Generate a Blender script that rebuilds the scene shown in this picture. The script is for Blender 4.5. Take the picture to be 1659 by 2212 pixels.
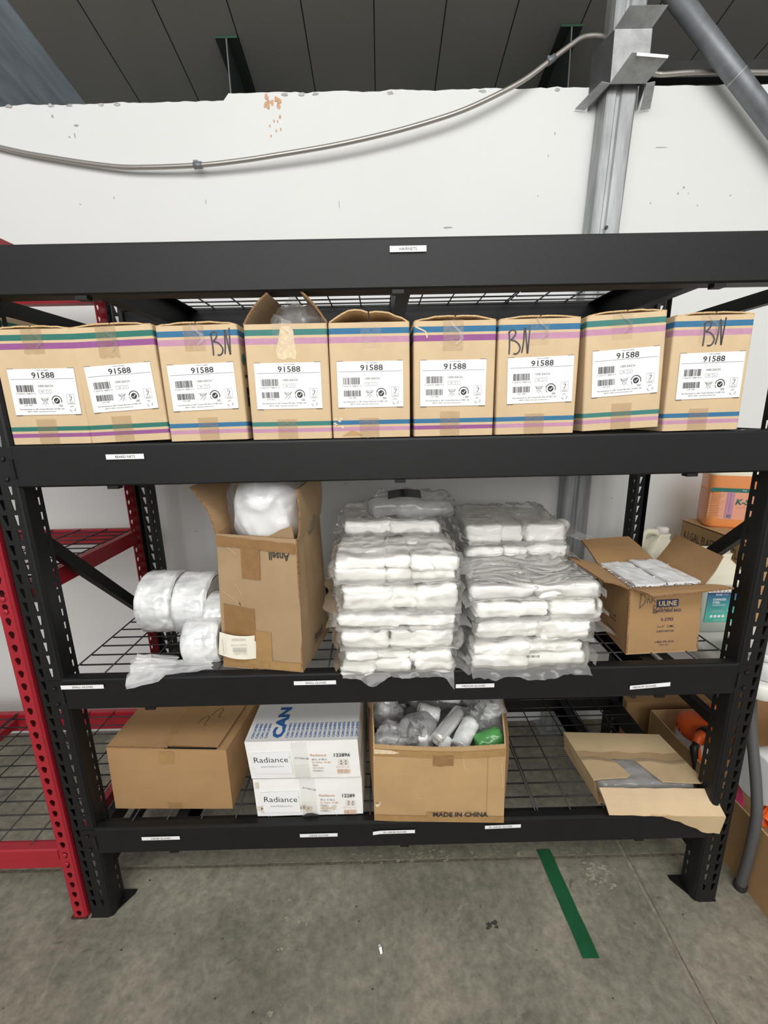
import bpy, math, random
from mathutils import Vector, Matrix, noise, Euler
random.seed(7)
for o in list(bpy.data.objects):
    bpy.data.objects.remove(o)
sc = bpy.context.scene
COL = sc.collection
PI = math.pi

# ------------------------------------------------------------------ camera
yaw, pitch, roll, foc = 0.0049, 0.2309, 0.0207, 921.78
fw = Vector((math.sin(yaw) * math.cos(pitch), math.cos(yaw) * math.cos(pitch), -math.sin(pitch)))
rt0 = Vector((math.cos(yaw), -math.sin(yaw), 0))
dn0 = fw.cross(rt0)
rt = rt0 * math.cos(roll) + dn0 * math.sin(roll)
dn = -rt0 * math.sin(roll) + dn0 * math.cos(roll)
cam = bpy.data.cameras.new('camera')
cam.sensor_fit = 'HORIZONTAL'
cam.sensor_width = 36.0
cam.lens = foc / 1659 * 36.0
cam.clip_start = 0.02
camo = bpy.data.objects.new('camera', cam)
COL.objects.link(camo)
m3 = Matrix((rt, -dn, -fw)).transposed()
camo.matrix_world = Matrix.Translation((-0.0438, -1.0148, 1.5203)) @ m3.to_4x4()
sc.camera = camo

# ------------------------------------------------------------------ light
sc.view_settings.view_transform = 'Standard'
sc.view_settings.look = 'None'
sc.view_settings.gamma = 1.0
sc.view_settings.use_curve_mapping = False
sc.view_settings.exposure = 0.0
W = bpy.data.worlds.new('hall_daylight')
sc.world = W
W.use_nodes = True
W.node_tree.nodes['Background'].inputs[0].default_value = (1.0, 0.985, 0.96, 1)
W.node_tree.nodes['Background'].inputs[1].default_value = 0.66
sc.cycles.transparent_max_bounces = 24
sc.cycles.max_bounces = 10


def area(name, loc, target, sx, sy, power, col=(1, 0.992, 0.98)):
    l = bpy.data.lights.new(name, 'AREA')
    l.shape = 'RECTANGLE'
    l.size, l.size_y = sx, sy
    l.energy = power
    l.color = col
    o = bpy.data.objects.new(name, l)
    COL.objects.link(o)
    o.location = loc
    d = Vector(target) - Vector(loc)
    o.rotation_euler = d.to_track_quat('-Z', 'Y').to_euler()
    return o


area('unseen_area_light', (0.2, -1.75, 3.7), (0.1, 0.1, 0.9), 4.2, 1.4, 118)  # main light from above and in front, out of view, no fixture built
area('unseen_area_light', (-0.2, -5.2, 3.2), (0.0, 0.3, 0.8), 5.0, 2.6, 165)  # unseen front fill, added to brighten the fronts and the depth of the shelves


# ------------------------------------------------------------------ materials
def lin(c):
    def f(x):
        x /= 255.0
        return x / 12.92 if x <= 0.04045 else ((x + 0.055) / 1.055) ** 2.4
    return (f(c[0]), f(c[1]), f(c[2]), 1)


def node(nt, t, **kw):
    n = nt.nodes.new(t)
    for k, v in kw.items():
        setattr(n, k, v)
    return n


def mat(name, rgb, rough=0.6, metal=0.0, spec=0.5, var=0.0, scale=20.0, bump=0.0, bscale=80.0, stretch=(1, 1, 1), coat=0.0, rgb2=None, lo=0.35, hi=0.65, det=4.0):
    m = bpy.data.materials.new(name)
    m.use_nodes = True
    nt = m.node_tree
    p = nt.nodes['Principled BSDF']
    c = lin(rgb)
    p.inputs['Base Color'].default_value = c
    p.inputs['Roughness'].default_value = rough
    p.inputs['Metallic'].default_value = metal
    p.inputs['Specular IOR Level'].default_value = spec
    p.inputs['Coat Weight'].default_value = coat
    tc = node(nt, 'ShaderNodeTexCoord')
    mp = node(nt, 'ShaderNodeMapping')
    mp.inputs['Scale'].default_value = stretch
    nt.links.new(tc.outputs['Object'], mp.inputs[0])
    if var or rgb2:
        n = node(nt, 'ShaderNodeTexNoise')
        n.inputs['Scale'].default_value = scale
        n.inputs['Detail'].default_value = det
        n.inputs['Roughness'].default_value = 0.6
        nt.links.new(mp.outputs[0], n.inputs['Vector'])
        r = node(nt, 'ShaderNodeValToRGB')
        r.color_ramp.elements[0].position = lo
        r.color_ramp.elements[1].position = hi
        c2 = lin(rgb2) if rgb2 else c
        r.color_ramp.elements[0].color = tuple(x * (1 - var) for x in c[:3]) + (1,)
        r.color_ramp.elements[1].color = tuple(min(1, x * (1 + var)) for x in c2[:3]) + (1,)
        nt.links.new(n.outputs['Fac'], r.inputs[0])
        nt.links.new(r.outputs[0], p.inputs['Base Color'])
    if bump:
        n2 = node(nt, 'ShaderNodeTexNoise')
        n2.inputs['Scale'].default_value = bscale
        n2.inputs['Detail'].default_value = 3
        nt.links.new(mp.outputs[0], n2.inputs['Vector'])
        b = node(nt, 'ShaderNodeBump')
        b.inputs['Strength'].default_value = bump
        b.inputs['Distance'].default_value = 0.004
        nt.links.new(n2.outputs['Fac'], b.inputs['Height'])
        nt.links.new(b.outputs[0], p.inputs['Normal'])
    return m


def crumple_bump(nt, scale, strength, dist=0.006):
    """sharp wandering folds in two directions"""
    tc = node(nt, 'ShaderNodeTexCoord')
    acc = None
    for k, (rot, sc3, w) in enumerate((((0.4, 0.3, 0.6), (0.35, 1.2, 1.2), 1.0), ((1.1, 0.5, 2.0), (1.5, 0.5, 1.5), 0.7))):
        mp = node(nt, 'ShaderNodeMapping')
        mp.inputs['Rotation'].default_value = rot
        mp.inputs['Scale'].default_value = sc3
        nt.links.new(tc.outputs['Object'], mp.inputs[0])
        v = node(nt, 'ShaderNodeTexNoise')
        v.noise_type = 'RIDGED_MULTIFRACTAL'
        v.inputs['Scale'].default_value = scale * (1 + .6 * k)
        v.inputs['Detail'].default_value = 2.5
        v.inputs['Roughness'].default_value = 0.5
        v.inputs['Distortion'].default_value = 0.5
        nt.links.new(mp.outputs[0], v.inputs['Vector'])
        m_ = node(nt, 'ShaderNodeMath', operation='MULTIPLY_ADD')
        m_.inputs[1].default_value = w
        nt.links.new(v.outputs['Fac'], m_.inputs[0])
        if acc is not None:
            nt.links.new(acc, m_.inputs[2])
        else:
            m_.inputs[2].default_value = 0
        acc = m_.outputs[0]
    b = node(nt, 'ShaderNodeBump')
    b.inputs['Strength'].default_value = strength
    b.inputs['Distance'].default_value = dist
    nt.links.new(acc, b.inputs['Height'])
    return b


def film(name, rgb, body, rough=0.12, bscale=28.0, bump=0.5, gloss=0.35, trans=0.5):
    """thin crinkled polythene: part see-through, part milky, glossy at grazing angles"""
    m = bpy.data.materials.new(name)
    m.use_nodes = True
    nt = m.node_tree
    p = nt.nodes['Principled BSDF']
    out = nt.nodes['Material Output']
    p.inputs['Base Color'].default_value = lin(rgb)
    p.inputs['Roughness'].default_value = 0.7
    p.inputs['Specular IOR Level'].default_value = 0.0
    b = crumple_bump(nt, bscale, bump)
    nt.links.new(b.outputs[0], p.inputs['Normal'])
    tl = node(nt, 'ShaderNodeBsdfTranslucent')
    tl.inputs[0].default_value = lin(rgb)
    nt.links.new(b.outputs[0], tl.inputs['Normal'])
    m1 = node(nt, 'ShaderNodeMixShader')
    m1.inputs[0].default_value = trans
    nt.links.new(p.outputs[0], m1.inputs[1])
    nt.links.new(tl.outputs[0], m1.inputs[2])
    tr = node(nt, 'ShaderNodeBsdfTransparent')
    m2 = node(nt, 'ShaderNodeMixShader')
    m2.inputs[0].default_value = body
    nt.links.new(tr.outputs[0], m2.inputs[1])
    nt.links.new(m1.outputs[0], m2.inputs[2])
    gl = node(nt, 'ShaderNodeBsdfAnisotropic')
    gl.inputs['Roughness'].default_value = rough
    gl.inputs[0].default_value = (1, 1, 1, 1)
    nt.links.new(b.outputs[0], gl.inputs['Normal'])
    lw = node(nt, 'ShaderNodeFresnel')
    lw.inputs['IOR'].default_value = 1.5
    nt.links.new(b.outputs[0], lw.inputs['Normal'])
    mu = node(nt, 'ShaderNodeMath', operation='MULTIPLY')
    mu.use_clamp = True
    mu.inputs[1].default_value = gloss * 2.6
    nt.links.new(lw.outputs[0], mu.inputs[0])
    m3_ = node(nt, 'ShaderNodeMixShader')
    nt.links.new(mu.outputs[0], m3_.inputs[0])
    nt.links.new(m2.outputs[0], m3_.inputs[1])
    nt.links.new(gl.outputs[0], m3_.inputs[2])
    nt.links.new(m3_.outputs[0], out.inputs['Surface'])
    return m


def crumple_mat(name, rgb, rough=0.25, fold=26.0, bump=0.5, spec=0.6, dist=0.006, **kw):
    m = mat(name, rgb, rough, spec=spec, **kw)
    nt = m.node_tree
    b = crumple_bump(nt, fold, bump, dist)
    nt.links.new(b.outputs[0], nt.nodes['Principled BSDF'].inputs['Normal'])
    return m


M = {}
M['wall'] = mat('wall_paint', (222, 223, 221), 0.75, var=0.015, scale=1.6, bump=0.05, bscale=30)
M['scuff'] = mat('scuff', (120, 122, 124), 0.8)
M['rust'] = mat('rust', (206, 164, 130), 0.9, var=0.12, scale=60)
M['chip'] = mat('chipped_plaster', (176, 176, 172), 0.9, var=0.2, scale=80)
M['rackblk'] = mat('rack_black_paint', (20, 20, 21), 0.5, var=0.08, scale=14, bump=0.12, bscale=420, spec=0.36)
M['slotblk'] = mat('slot_shadow', (14, 14, 14), 0.9)
M['wire'] = mat('mesh_wire', (40, 37, 38), 0.45)
M['red'] = mat('rack_red_paint', (160, 32, 46), 0.42, var=0.06, scale=9)
M['brown'] = mat('primer_brown', (70, 32, 30), 0.6)
M['white_lbl'] = mat('label_white', (240, 240, 240), 0.45)
M['ink'] = mat('ink_black', (48, 46, 48), 0.6)
M['ink2'] = mat('ink_grey', (118, 116, 118), 0.6)
M['ink3'] = mat('ink_pale', (176, 174, 172), 0.6)
M['marker'] = mat('marker_ink', (66, 62, 64), 0.5)
M['card'] = mat('kraft_board', (207, 182, 146), 0.82, var=0.06, scale=9, bump=0.10, bscale=160)
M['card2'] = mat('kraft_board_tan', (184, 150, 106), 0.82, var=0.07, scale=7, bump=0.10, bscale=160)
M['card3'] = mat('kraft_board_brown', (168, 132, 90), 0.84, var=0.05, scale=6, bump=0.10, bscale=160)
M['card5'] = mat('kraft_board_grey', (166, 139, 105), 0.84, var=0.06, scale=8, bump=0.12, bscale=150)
M['card4'] = mat('kraft_board_olive', (194, 170, 132), 0.84, var=0.06, scale=8, bump=0.12, bscale=130)
M['card_in'] = mat('kraft_inside', (184, 150, 112), 0.88, var=0.05, scale=8, bump=0.1, bscale=140)
M['flute'] = mat('fluted_edge', (134, 100, 66), 0.9, var=0.45, scale=260)
M['fluted_lt'] = mat('fluted_edge_light', (204, 172, 128), 0.9, var=0.3, scale=300)
M['tape'] = mat('packing_tape', (166, 131, 86), 0.28, var=0.08, scale=30, bump=0.15, bscale=60)
M['tape_dk'] = mat('packing_tape_brown', (144, 110, 72), 0.3, var=0.08, scale=40, bump=0.2, bscale=90)
M['teal'] = mat('band_teal', (62, 122, 116), 0.8, var=0.05, scale=60)
M['dteal'] = mat('band_dark_teal', (44, 112, 100), 0.8, var=0.05, scale=60)
M['blue'] = mat('band_blue', (52, 110, 148), 0.8, var=0.05, scale=60)
M['plum'] = mat('band_plum', (146, 84, 140), 0.8, var=0.06, scale=60)
M['mauve'] = mat('band_mauve', (188, 140, 166), 0.8, var=0.06, scale=60)
M['torn'] = mat('torn_paper', (222, 202, 168), 0.9, var=0.12, scale=120)
M['glove'] = crumple_mat('white_glove', (253, 251, 246), 0.5, 14, 0.25, 0.4)
M['plastic_wt'] = crumple_mat('white_polybag', (250, 250, 250), 0.3, 9, 0.3)
M['roll'] = crumple_mat('silvery_film_roll', (200, 203, 203), 0.16, 9, 1.0, 1.0, 0.012, var=0.06, scale=9, stretch=(1, 3, 3), rgb2=(244, 244, 242))
M['silver_roll'] = mat('smooth_silver_roll', (214, 214, 212), 0.22, metal=0.35, spec=0.9)
M['bagtop'] = crumple_mat('folded_clear_bags', (226, 226, 226), 0.3, 10, 0.35, 0.7)
M['rollend'] = mat('film_roll_end', (222, 218, 212), 0.5, var=0.10, scale=30, bump=0.3, bscale=60)
M['core'] = mat('core_card', (150, 140, 128), 0.9)
M['film'] = film('clear_film', (253, 252, 250), 0.10, 0.12, 11, 0.5, 0.32)
M['film_hazy'] = film('hazy_film', (250, 250, 248), 0.30, 0.16, 11, 0.6, 0.30)
M['film_milk'] = film('milky_film', (253, 253, 252), 0.50, 0.16, 10, 0.6, 0.32, 0.5)
M['film_shiny'] = film('shiny_film', (253, 253, 252), 0.26, 0.12, 9, 0.30, 0.9)
M['paper'] = mat('cream_paper', (238, 234, 216), 0.7)
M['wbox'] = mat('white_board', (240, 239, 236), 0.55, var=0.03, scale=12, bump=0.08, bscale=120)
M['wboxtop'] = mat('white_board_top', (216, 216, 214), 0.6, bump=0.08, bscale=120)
M['efflor'] = mat('pale_deposit', (158, 152, 134), 0.9, var=0.2, scale=70)
M['smudge'] = mat('dark_smudge', (66, 63, 56), 0.8, var=0.2, scale=50)
M['stain'] = mat('water_stain', (214, 204, 186), 0.7, var=0.05, scale=40)
M['royal'] = mat('print_blue', (42, 92, 152), 0.6)
M['navy'] = mat('print_navy', (46, 50, 84), 0.7)
M['greenbag'] = crumple_mat('green_polybag', (92, 166, 92), 0.22, 14, 0.8, 0.8)
M['galv'] = mat('galvanised_steel', (158, 161, 162), 0.42, metal=0.3, var=0.26, scale=24, stretch=(1, 1, 0.16), bump=0.06, bscale=60)
M['galv2'] = mat('galvanised_strap', (168, 170, 170), 0.45, metal=0.5, var=0.14, scale=26)
M['conduit'] = mat('flex_conduit', (172, 168, 162), 0.36, metal=0.6)
M['pipe'] = mat('grey_pipe', (118, 122, 126), 0.45, metal=0.3, var=0.15, scale=18)
M['beam_gn'] = mat('beam_dark_green', (40, 48, 44), 0.6, var=0.12, scale=10)
M['green_end'] = mat('beam_end_green', (28, 74, 50), 0.6)
M['girt'] = mat('dark_girt', (44, 44, 44), 0.7, var=0.2, scale=12)
M['table'] = mat('table_plastic', (232, 230, 224), 0.5, bump=0.05, bscale=200)
M['legpaint'] = mat('leg_grey_paint', (84, 84, 84), 0.5)
M['rubber'] = mat('rubber_foot', (34, 32, 30), 0.8)
M['jugw'] = mat('jug_cream', (232, 228, 206), 0.42)
M['jugcap'] = mat('jug_cap', (232, 226, 222), 0.4)
M['orange'] = mat('sprayer_orange', (238, 100, 34), 0.35)
M['dorange'] = mat('orange_liquid', (236, 150, 88), 0.22, var=0.05, scale=5)
M['pink_lbl'] = mat('salmon_label', (232, 164, 136), 0.5)
M['blackpl'] = mat('black_plastic', (26, 26, 26), 0.4)
M['tank'] = mat('tank_white', (228, 228, 226), 0.4)
M['yellow'] = mat('yellow_label', (232, 208, 52), 0.5)
M['pinkpl'] = mat('pink_plastic', (206, 66, 116), 0.4)
M['gtape'] = mat('green_floor_tape', (30, 92, 58), 0.45, var=0.12, scale=14)
M['greyliq'] = mat('clear_cleaner', (186, 194, 184), 0.3)


def gradmat(name, c0, c1, z0, z1):
    m = mat(name, c0, 0.35)
    nt = m.node_tree
    tc = node(nt, 'ShaderNodeTexCoord')
    sp = node(nt, 'ShaderNodeSeparateXYZ')
    nt.links.new(tc.outputs['Object'], sp.inputs[0])
    mr = node(nt, 'ShaderNodeMapRange')
    mr.inputs[1].default_value, mr.inputs[2].default_value = z0, z1
    nt.links.new(sp.outputs['Z'], mr.inputs[0])
    r = node(nt, 'ShaderNodeValToRGB')
    r.color_ramp.elements[0].color = lin(c0)
    r.color_ramp.elements[1].color = lin(c1)
    nt.links.new(mr.outputs[0], r.inputs[0])
    nt.links.new(r.outputs[0], nt.nodes['Principled BSDF'].inputs['Base Color'])
    return m


def floor_mat():
    m = mat('concrete', (120, 116, 106), 0.62)
    nt = m.node_tree
    p = nt.nodes['Principled BSDF']
    tc = node(nt, 'ShaderNodeTexCoord')

    def nz(scale, det, rough=0.6, dist=0.0):
        n = node(nt, 'ShaderNodeTexNoise')
        n.inputs['Scale'].default_value = scale
        n.inputs['Detail'].default_value = det
        n.inputs['Roughness'].default_value = rough
        n.inputs['Distortion'].default_value = dist
        nt.links.new(tc.outputs['Object'], n.inputs['Vector'])
        return n

    def ramp(n, stops):
        r = node(nt, 'ShaderNodeValToRGB')
        e = r.color_ramp.elements
        while len(e) < len(stops):
            e.new(0.5)
        for el, (pos, c) in zip(e, stops):
            el.position = pos
            el.color = c
        nt.links.new(n.outputs['Fac'], r.inputs[0])
        return r

    def mix(a, b, fac, mode='MIX'):
        x = node(nt, 'ShaderNodeMix', data_type='RGBA', blend_type=mode)
        if isinstance(fac, float):
            x.inputs[0].default_value = fac
        else:
            nt.links.new(fac, x.inputs[0])
        nt.links.new(a, x.inputs[6])
        if isinstance(b, tuple):
            x.inputs[7].default_value = b
        else:
            nt.links.new(b, x.inputs[7])
        return x.outputs[2]

    base = ramp(nz(3.2, 8, 0.68, 0.4), [(0.26, lin((106, 103, 92))), (0.5, lin((138, 134, 120))), (0.74, lin((166, 160, 144)))])
    fine = ramp(nz(38, 6, 0.72), [(0.30, (0.64, 0.64, 0.64, 1)), (0.70, (1.24, 1.23, 1.21, 1))])
    c = mix(base.outputs[0], fine.outputs[0], 1.0, 'MULTIPLY')
    dirt = ramp(nz(9, 7, 0.7, 1.0), [(0.60, (0, 0, 0, 1)), (0.74, (0.7, 0.7, 0.7, 1))])
    c = mix(c, lin((172, 166, 148)), dirt.outputs[0])
    spots = ramp(nz(23, 4, 0.5, 0.6), [(0.70, (0, 0, 0, 1)), (0.76, (0.6, 0.6, 0.6, 1))])
    c = mix(c, lin((60, 58, 52)), spots.outputs[0])
    nt.links.new(c, p.inputs['Base Color'])
    b = node(nt, 'ShaderNodeBump')
    b.inputs['Strength'].default_value = 0.25
    b.inputs['Distance'].default_value = 0.004
    nt.links.new(nz(60, 6, 0.7).outputs['Fac'], b.inputs['Height'])
    nt.links.new(b.outputs[0], p.inputs['Normal'])
    return m


def ceil_mat():
    """dark roof boards about 0.31 m wide with thin black joints"""
    m = mat('roof_boards', (128, 129, 124), 0.7)
    nt = m.node_tree
    p = nt.nodes['Principled BSDF']
    tc = node(nt, 'ShaderNodeTexCoord')
    sp = node(nt, 'ShaderNodeSeparateXYZ')
    nt.links.new(tc.outputs['Object'], sp.inputs[0])
    a = node(nt, 'ShaderNodeMath', operation='ADD')
    a.inputs[1].default_value = 1.274 + 31.0
    nt.links.new(sp.outputs['X'], a.inputs[0])
    d = node(nt, 'ShaderNodeMath', operation='DIVIDE')
    d.inputs[1].default_value = 0.31
    nt.links.new(a.outputs[0], d.inputs[0])
    fr = node(nt, 'ShaderNodeMath', operation='FRACT')
    nt.links.new(d.outputs[0], fr.inputs[0])
    lt = node(nt, 'ShaderNodeMath', operation='LESS_THAN')
    lt.inputs[1].default_value = 0.018
    nt.links.new(fr.outputs[0], lt.inputs[0])
    n = node(nt, 'ShaderNodeTexNoise')
    n.inputs['Scale'].default_value = 2.0
    n.inputs['Detail'].default_value = 6
    nt.links.new(tc.outputs['Object'], n.inputs['Vector'])
    r = node(nt, 'ShaderNodeValToRGB')
    r.color_ramp.elements[0].color = lin((122, 122, 118))
    r.color_ramp.elements[1].color = lin((148, 147, 140))
    nt.links.new(n.outputs['Fac'], r.inputs[0])
    x = node(nt, 'ShaderNodeMix', data_type='RGBA')
    x.inputs[7].default_value = lin((24, 24, 24))
    nt.links.new(lt.outputs[0], x.inputs[0])
    nt.links.new(r.outputs[0], x.inputs[6])
    nt.links.new(x.outputs[2], p.inputs['Base Color'])
    return m


# ------------------------------------------------------------------ mesh helpers
def I4():
    return Matrix.Identity(4)


def T(x, y, z):
    return Matrix.Translation((x, y, z))


def RX(a): return Matrix.Rotation(a, 4, 'X')
def RY(a): return Matrix.Rotation(a, 4, 'Y')
def RZ(a): return Matrix.Rotation(a, 4, 'Z')


FRONT = RX(PI / 2)           # local x,y -> world x,z ; local +z points to the viewer side (-y)


def on_front(x, y, z, rot=0.0):
    return T(x, y, z) @ FRONT @ RZ(rot)


_text_cache = {}


def text_mesh(body, bold=0.0, shear=0.0):
    k = (body, bold, shear)
    if k in _text_cache:
        return _text_cache[k]
    cu = bpy.data.curves.new('lettering', 'FONT')
    cu.body = body
    cu.size = 1.0
    cu.resolution_u = 2
    cu.offset = bold
    cu.shear = shear
    ob = bpy.data.objects.new('lettering', cu)
    COL.objects.link(ob)
    dg = bpy.context.evaluated_depsgraph_get()
    dg.update()
    me = ob.evaluated_get(dg).to_mesh()
    vs = [v.co.copy() for v in me.vertices]
    fs = [tuple(p.vertices) for p in me.polygons]
    ob.evaluated_get(dg).to_mesh_clear()
    bpy.data.objects.remove(ob)
    bpy.data.curves.remove(cu)
    x0 = min(v.x for v in vs); x1 = max(v.x for v in vs)
    y0 = min(v.y for v in vs); y1 = max(v.y for v in vs)
    _text_cache[k] = (vs, fs, x0, x1, y0, y1)
    return _text_cache[k]


class MB:
    def __init__(s):
        s.v, s.f, s.m, s.s, s.mats = [], [], [], [], []

    def mi(s, m):
        if isinstance(m, str):
            m = M[m]
        if m not in s.mats:
            s.mats.append(m)
        return s.mats.index(m)

    def add(s, vs, fs, m, smooth=False, X=None):
        b = len(s.v)
        for v in vs:
            v = Vector(v)
            s.v.append(X @ v if X is not None else v)
        k = s.mi(m) if not isinstance(m, list) else None
        for i, f in enumerate(fs):
            s.f.append(tuple(b + j for j in f))
            s.m.append(k if k is not None else s.mi(m[i]))
            s.s.append(smooth)
        return s

    def box(s, lo, hi, m, X=None):
        (a, b, c), (d, e, f) = lo, hi
        vs = [(a, b, c), (d, b, c), (d, e, c), (a, e, c), (a, b, f), (d, b, f), (d, e, f), (a, e, f)]
        return s.add(vs, [(0, 3, 2, 1), (4, 5, 6, 7), (0, 1, 5, 4), (1, 2, 6, 5), (2, 3, 7, 6), (3, 0, 4, 7)], m, False, X)

    def loft(s, rings, m, smooth=True, caps=True, X=None, closed=True):
        n = len(rings[0])
        vs = [p for r in rings for p in r]
        fs, ms = [], []
        for i in range(len(rings) - 1):
            for j in range(n if closed else n - 1):
                k = (j + 1) % n
                fs.append((i * n + j, i * n + k, (i + 1) * n + k, (i + 1) * n + j))
                ms.append(m[i] if isinstance(m, list) else m)
        b = len(s.v)
        s.add(vs, fs, ms, smooth, X)
        if caps:
            s.f.append(tuple(b + j for j in reversed(range(n)))); s.m.append(s.mi(ms[0])); s.s.append(False)
            s.f.append(tuple(b + (len(rings) - 1) * n + j for j in range(n))); s.m.append(s.mi(ms[-1])); s.s.append(False)
        return s

    def tube(s, path, r, m, n=8, caps=True, smooth=True, X=None):
        P = [Vector(p) for p in path]
        rings = []
        t0 = (P[1] - P[0]).normalized()
        u = t0.orthogonal().normalized()
        for i, p in enumerate(P):
            t = (P[min(i + 1, len(P) - 1)] - P[max(i - 1, 0)])
            t = t.normalized() if t.length > 1e-9 else t0
            u = (u - t * u.dot(t)).normalized()
            w = t.cross(u)
            rr = r[i] if isinstance(r, (list, tuple)) else r
            rings.append([p + (u * math.cos(2 * PI * k / n) + w * math.sin(2 * PI * k / n)) * rr for k in range(n)])
        return s.loft(rings, m, smooth, caps, X)

    def lathe(s, prof, m, n=24, X=None, smooth=True, caps=True, sx=1.0, sy=1.0, power=1.0):
        rings = []
        for r, z in prof:
            ring = []
            for k in range(n):
                a = 2 * PI * k / n
                c, q = math.cos(a), math.sin(a)
                if power != 1.0:
                    c = math.copysign(abs(c) ** power, c); q = math.copysign(abs(q) ** power, q)
                ring.append(Vector((r * c * sx, r * q * sy, z)))
            rings.append(ring)
        return s.loft(rings, m, smooth, caps, X)

    def prism(s, poly, t, m, X=None):
        """poly in local xy, extruded t along local z"""
        n = len(poly)
        vs = [(x, y, 0) for x, y in poly] + [(x, y, t) for x, y in poly]
        fs = [tuple(reversed(range(n))), tuple(range(n, 2 * n))]
        fs += [(j, (j + 1) % n, n + (j + 1) % n, n + j) for j in range(n)]
        return s.add(vs, fs, m, False, X)

    def flat(s, poly, m, X=None):
        return s.add([(x, y, 0) for x, y in poly], [tuple(range(len(poly)))], m, False, X)

    def rect(s, x0, y0, x1, y1, m, X=None):
        return s.flat([(x0, y0), (x1, y0), (x1, y1), (x0, y1)], m, X)

    def grid(s, g, m, smooth=True, X=None):
        a, b = len(g), len(g[0])
        vs = [p for r in g for p in r]
        fs = [(i * b + j, i * b + j + 1, (i + 1) * b + j + 1, (i + 1) * b + j) for i in range(a - 1) for j in range(b - 1)]
        return s.add(vs, fs, m, smooth, X)

    def slab(s, g, t, m, me=None, m2=None, X=None, smooth=False):
        """a sheet of thickness t through grid points g; me = edge material, m2 = far face material"""
        a, b = len(g), len(g[0])
        g = [[Vector(p) for p in r] for r in g]
        nn = []
        for i in range(a):
            row = []
            for j in range(b):
                du = g[min(i + 1, a - 1)][j] - g[max(i - 1, 0)][j]
                dv = g[i][min(j + 1, b - 1)] - g[i][max(j - 1, 0)]
                row.append(dv.cross(du).normalized())
            nn.append(row)
        top = [p for r in g for p in r]
        bot = [g[i][j] - nn[i][j] * t for i in range(a) for j in range(b)]
        o = a * b
        fs, ms = [], []
        for i in range(a - 1):
            for j in range(b - 1):
                q = (i * b + j, i * b + j + 1, (i + 1) * b + j + 1, (i + 1) * b + j)
                fs.append(tuple(reversed(q))); ms.append(m)
                fs.append(tuple(o + k for k in q)); ms.append(m2 or m)
        e = me or m
        for i in range(a - 1):
            fs.append((i * b, o + i * b, o + (i + 1) * b, (i + 1) * b)); ms.append(e)
            k = b - 1
            fs.append((i * b + k, (i + 1) * b + k, o + (i + 1) * b + k, o + i * b + k)); ms.append(e)
        for j in range(b - 1):
            fs.append((j, j + 1, o + j + 1, o + j)); ms.append(e)
            k = (a - 1) * b
            fs.append((k + j, o + k + j, o + k + j + 1, k + j + 1)); ms.append(e)
        return s.add(top + bot, fs, ms, smooth, X)

    def text(s, body, X, m, h=None, w=None, x=0.0, y=0.0, align='c', bold=0.0, shear=0.0, mirror=False):
        """X maps the text plane; lettering bbox is h tall (and w wide), baseline at y"""
        vs, fs, x0, x1, y0, y1 = text_mesh(body, bold, shear)
        sy = h / (y1 - y0) if h else None
        sx = w / (x1 - x0) if w else sy
        if sy is None:
            sy = sx
        ox = {'c': -(x0 + x1) / 2, 'l': -x0, 'r': -x1}[align]
        k = -1 if mirror else 1
        s.add([(x + k * (v.x + ox) * sx, y + (v.y - y0) * sy, 0) for v in vs], fs, m, False, X)
        return s

    def stroke(s, pts, w, m, X=None, taper=True):
        """a pen stroke: flat ribbon through 2-D points"""
        P = [Vector((p[0], p[1])) for p in pts]
        L, R = [], []
        n = len(P)
        for i, p in enumerate(P):
            t = (P[min(i + 1, n - 1)] - P[max(i - 1, 0)]).normalized()
            q = Vector((-t.y, t.x))
            ww = w * 0.5
            L.append((p + q * ww)); R.append((p - q * ww))
        vs = [(p.x, p.y, 0) for p in L] + [(p.x, p.y, 0) for p in R]
        s.add(vs, [(i, i + 1, n + i + 1, n + i) for i in range(n - 1)], m, False, X)
        return s

    def rbox(s, half, r, n, m, X=None, disp=None, smooth=True):
        """rounded box on a cube grid, optional displacement disp(pos, normal)->offset vector"""
        idx, vs, fs = {}, [], []
        h = Vector(half)
        r = min(r, min(h) * 0.999)

        def put(p):
            k = (round(p.x, 5), round(p.y, 5), round(p.z, 5))
            if k in idx:
                return idx[k]
            inner = Vector([max(-(h[i] - r), min(h[i] - r, p[i])) for i in range(3)])
            d = (p - inner)
            nrm = d.normalized() if d.length > 1e-9 else Vector((0, 0, 1))
            q = inner + nrm * r
            if disp:
                q = q + disp(q, nrm)
            idx[k] = len(vs)
            vs.append(q)
            return idx[k]

        def cnt(L):
            return max(2, int(round(n * L)))

        for ax in range(3):
            u, w = (ax + 1) % 3, (ax + 2) % 3
            nu, nw = cnt(h[u]), cnt(h[w])
            for sg in (-1, 1):
                G = []
                for i in range(nu + 1):
                    row = []
                    for j in range(nw + 1):
                        p = Vector((0, 0, 0))
                        p[ax] = sg * h[ax]
                        p[u] = -h[u] + 2 * h[u] * i / nu
                        p[w] = -h[w] + 2 * h[w] * j / nw
                        row.append(put(p))
                    G.append(row)
                for i in range(nu):
                    for j in range(nw):
                        q = (G[i][j], G[i + 1][j], G[i + 1][j + 1], G[i][j + 1])
                        fs.append(q if sg > 0 else tuple(reversed(q)))
        return s.add(vs, fs, m, smooth, X)

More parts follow.
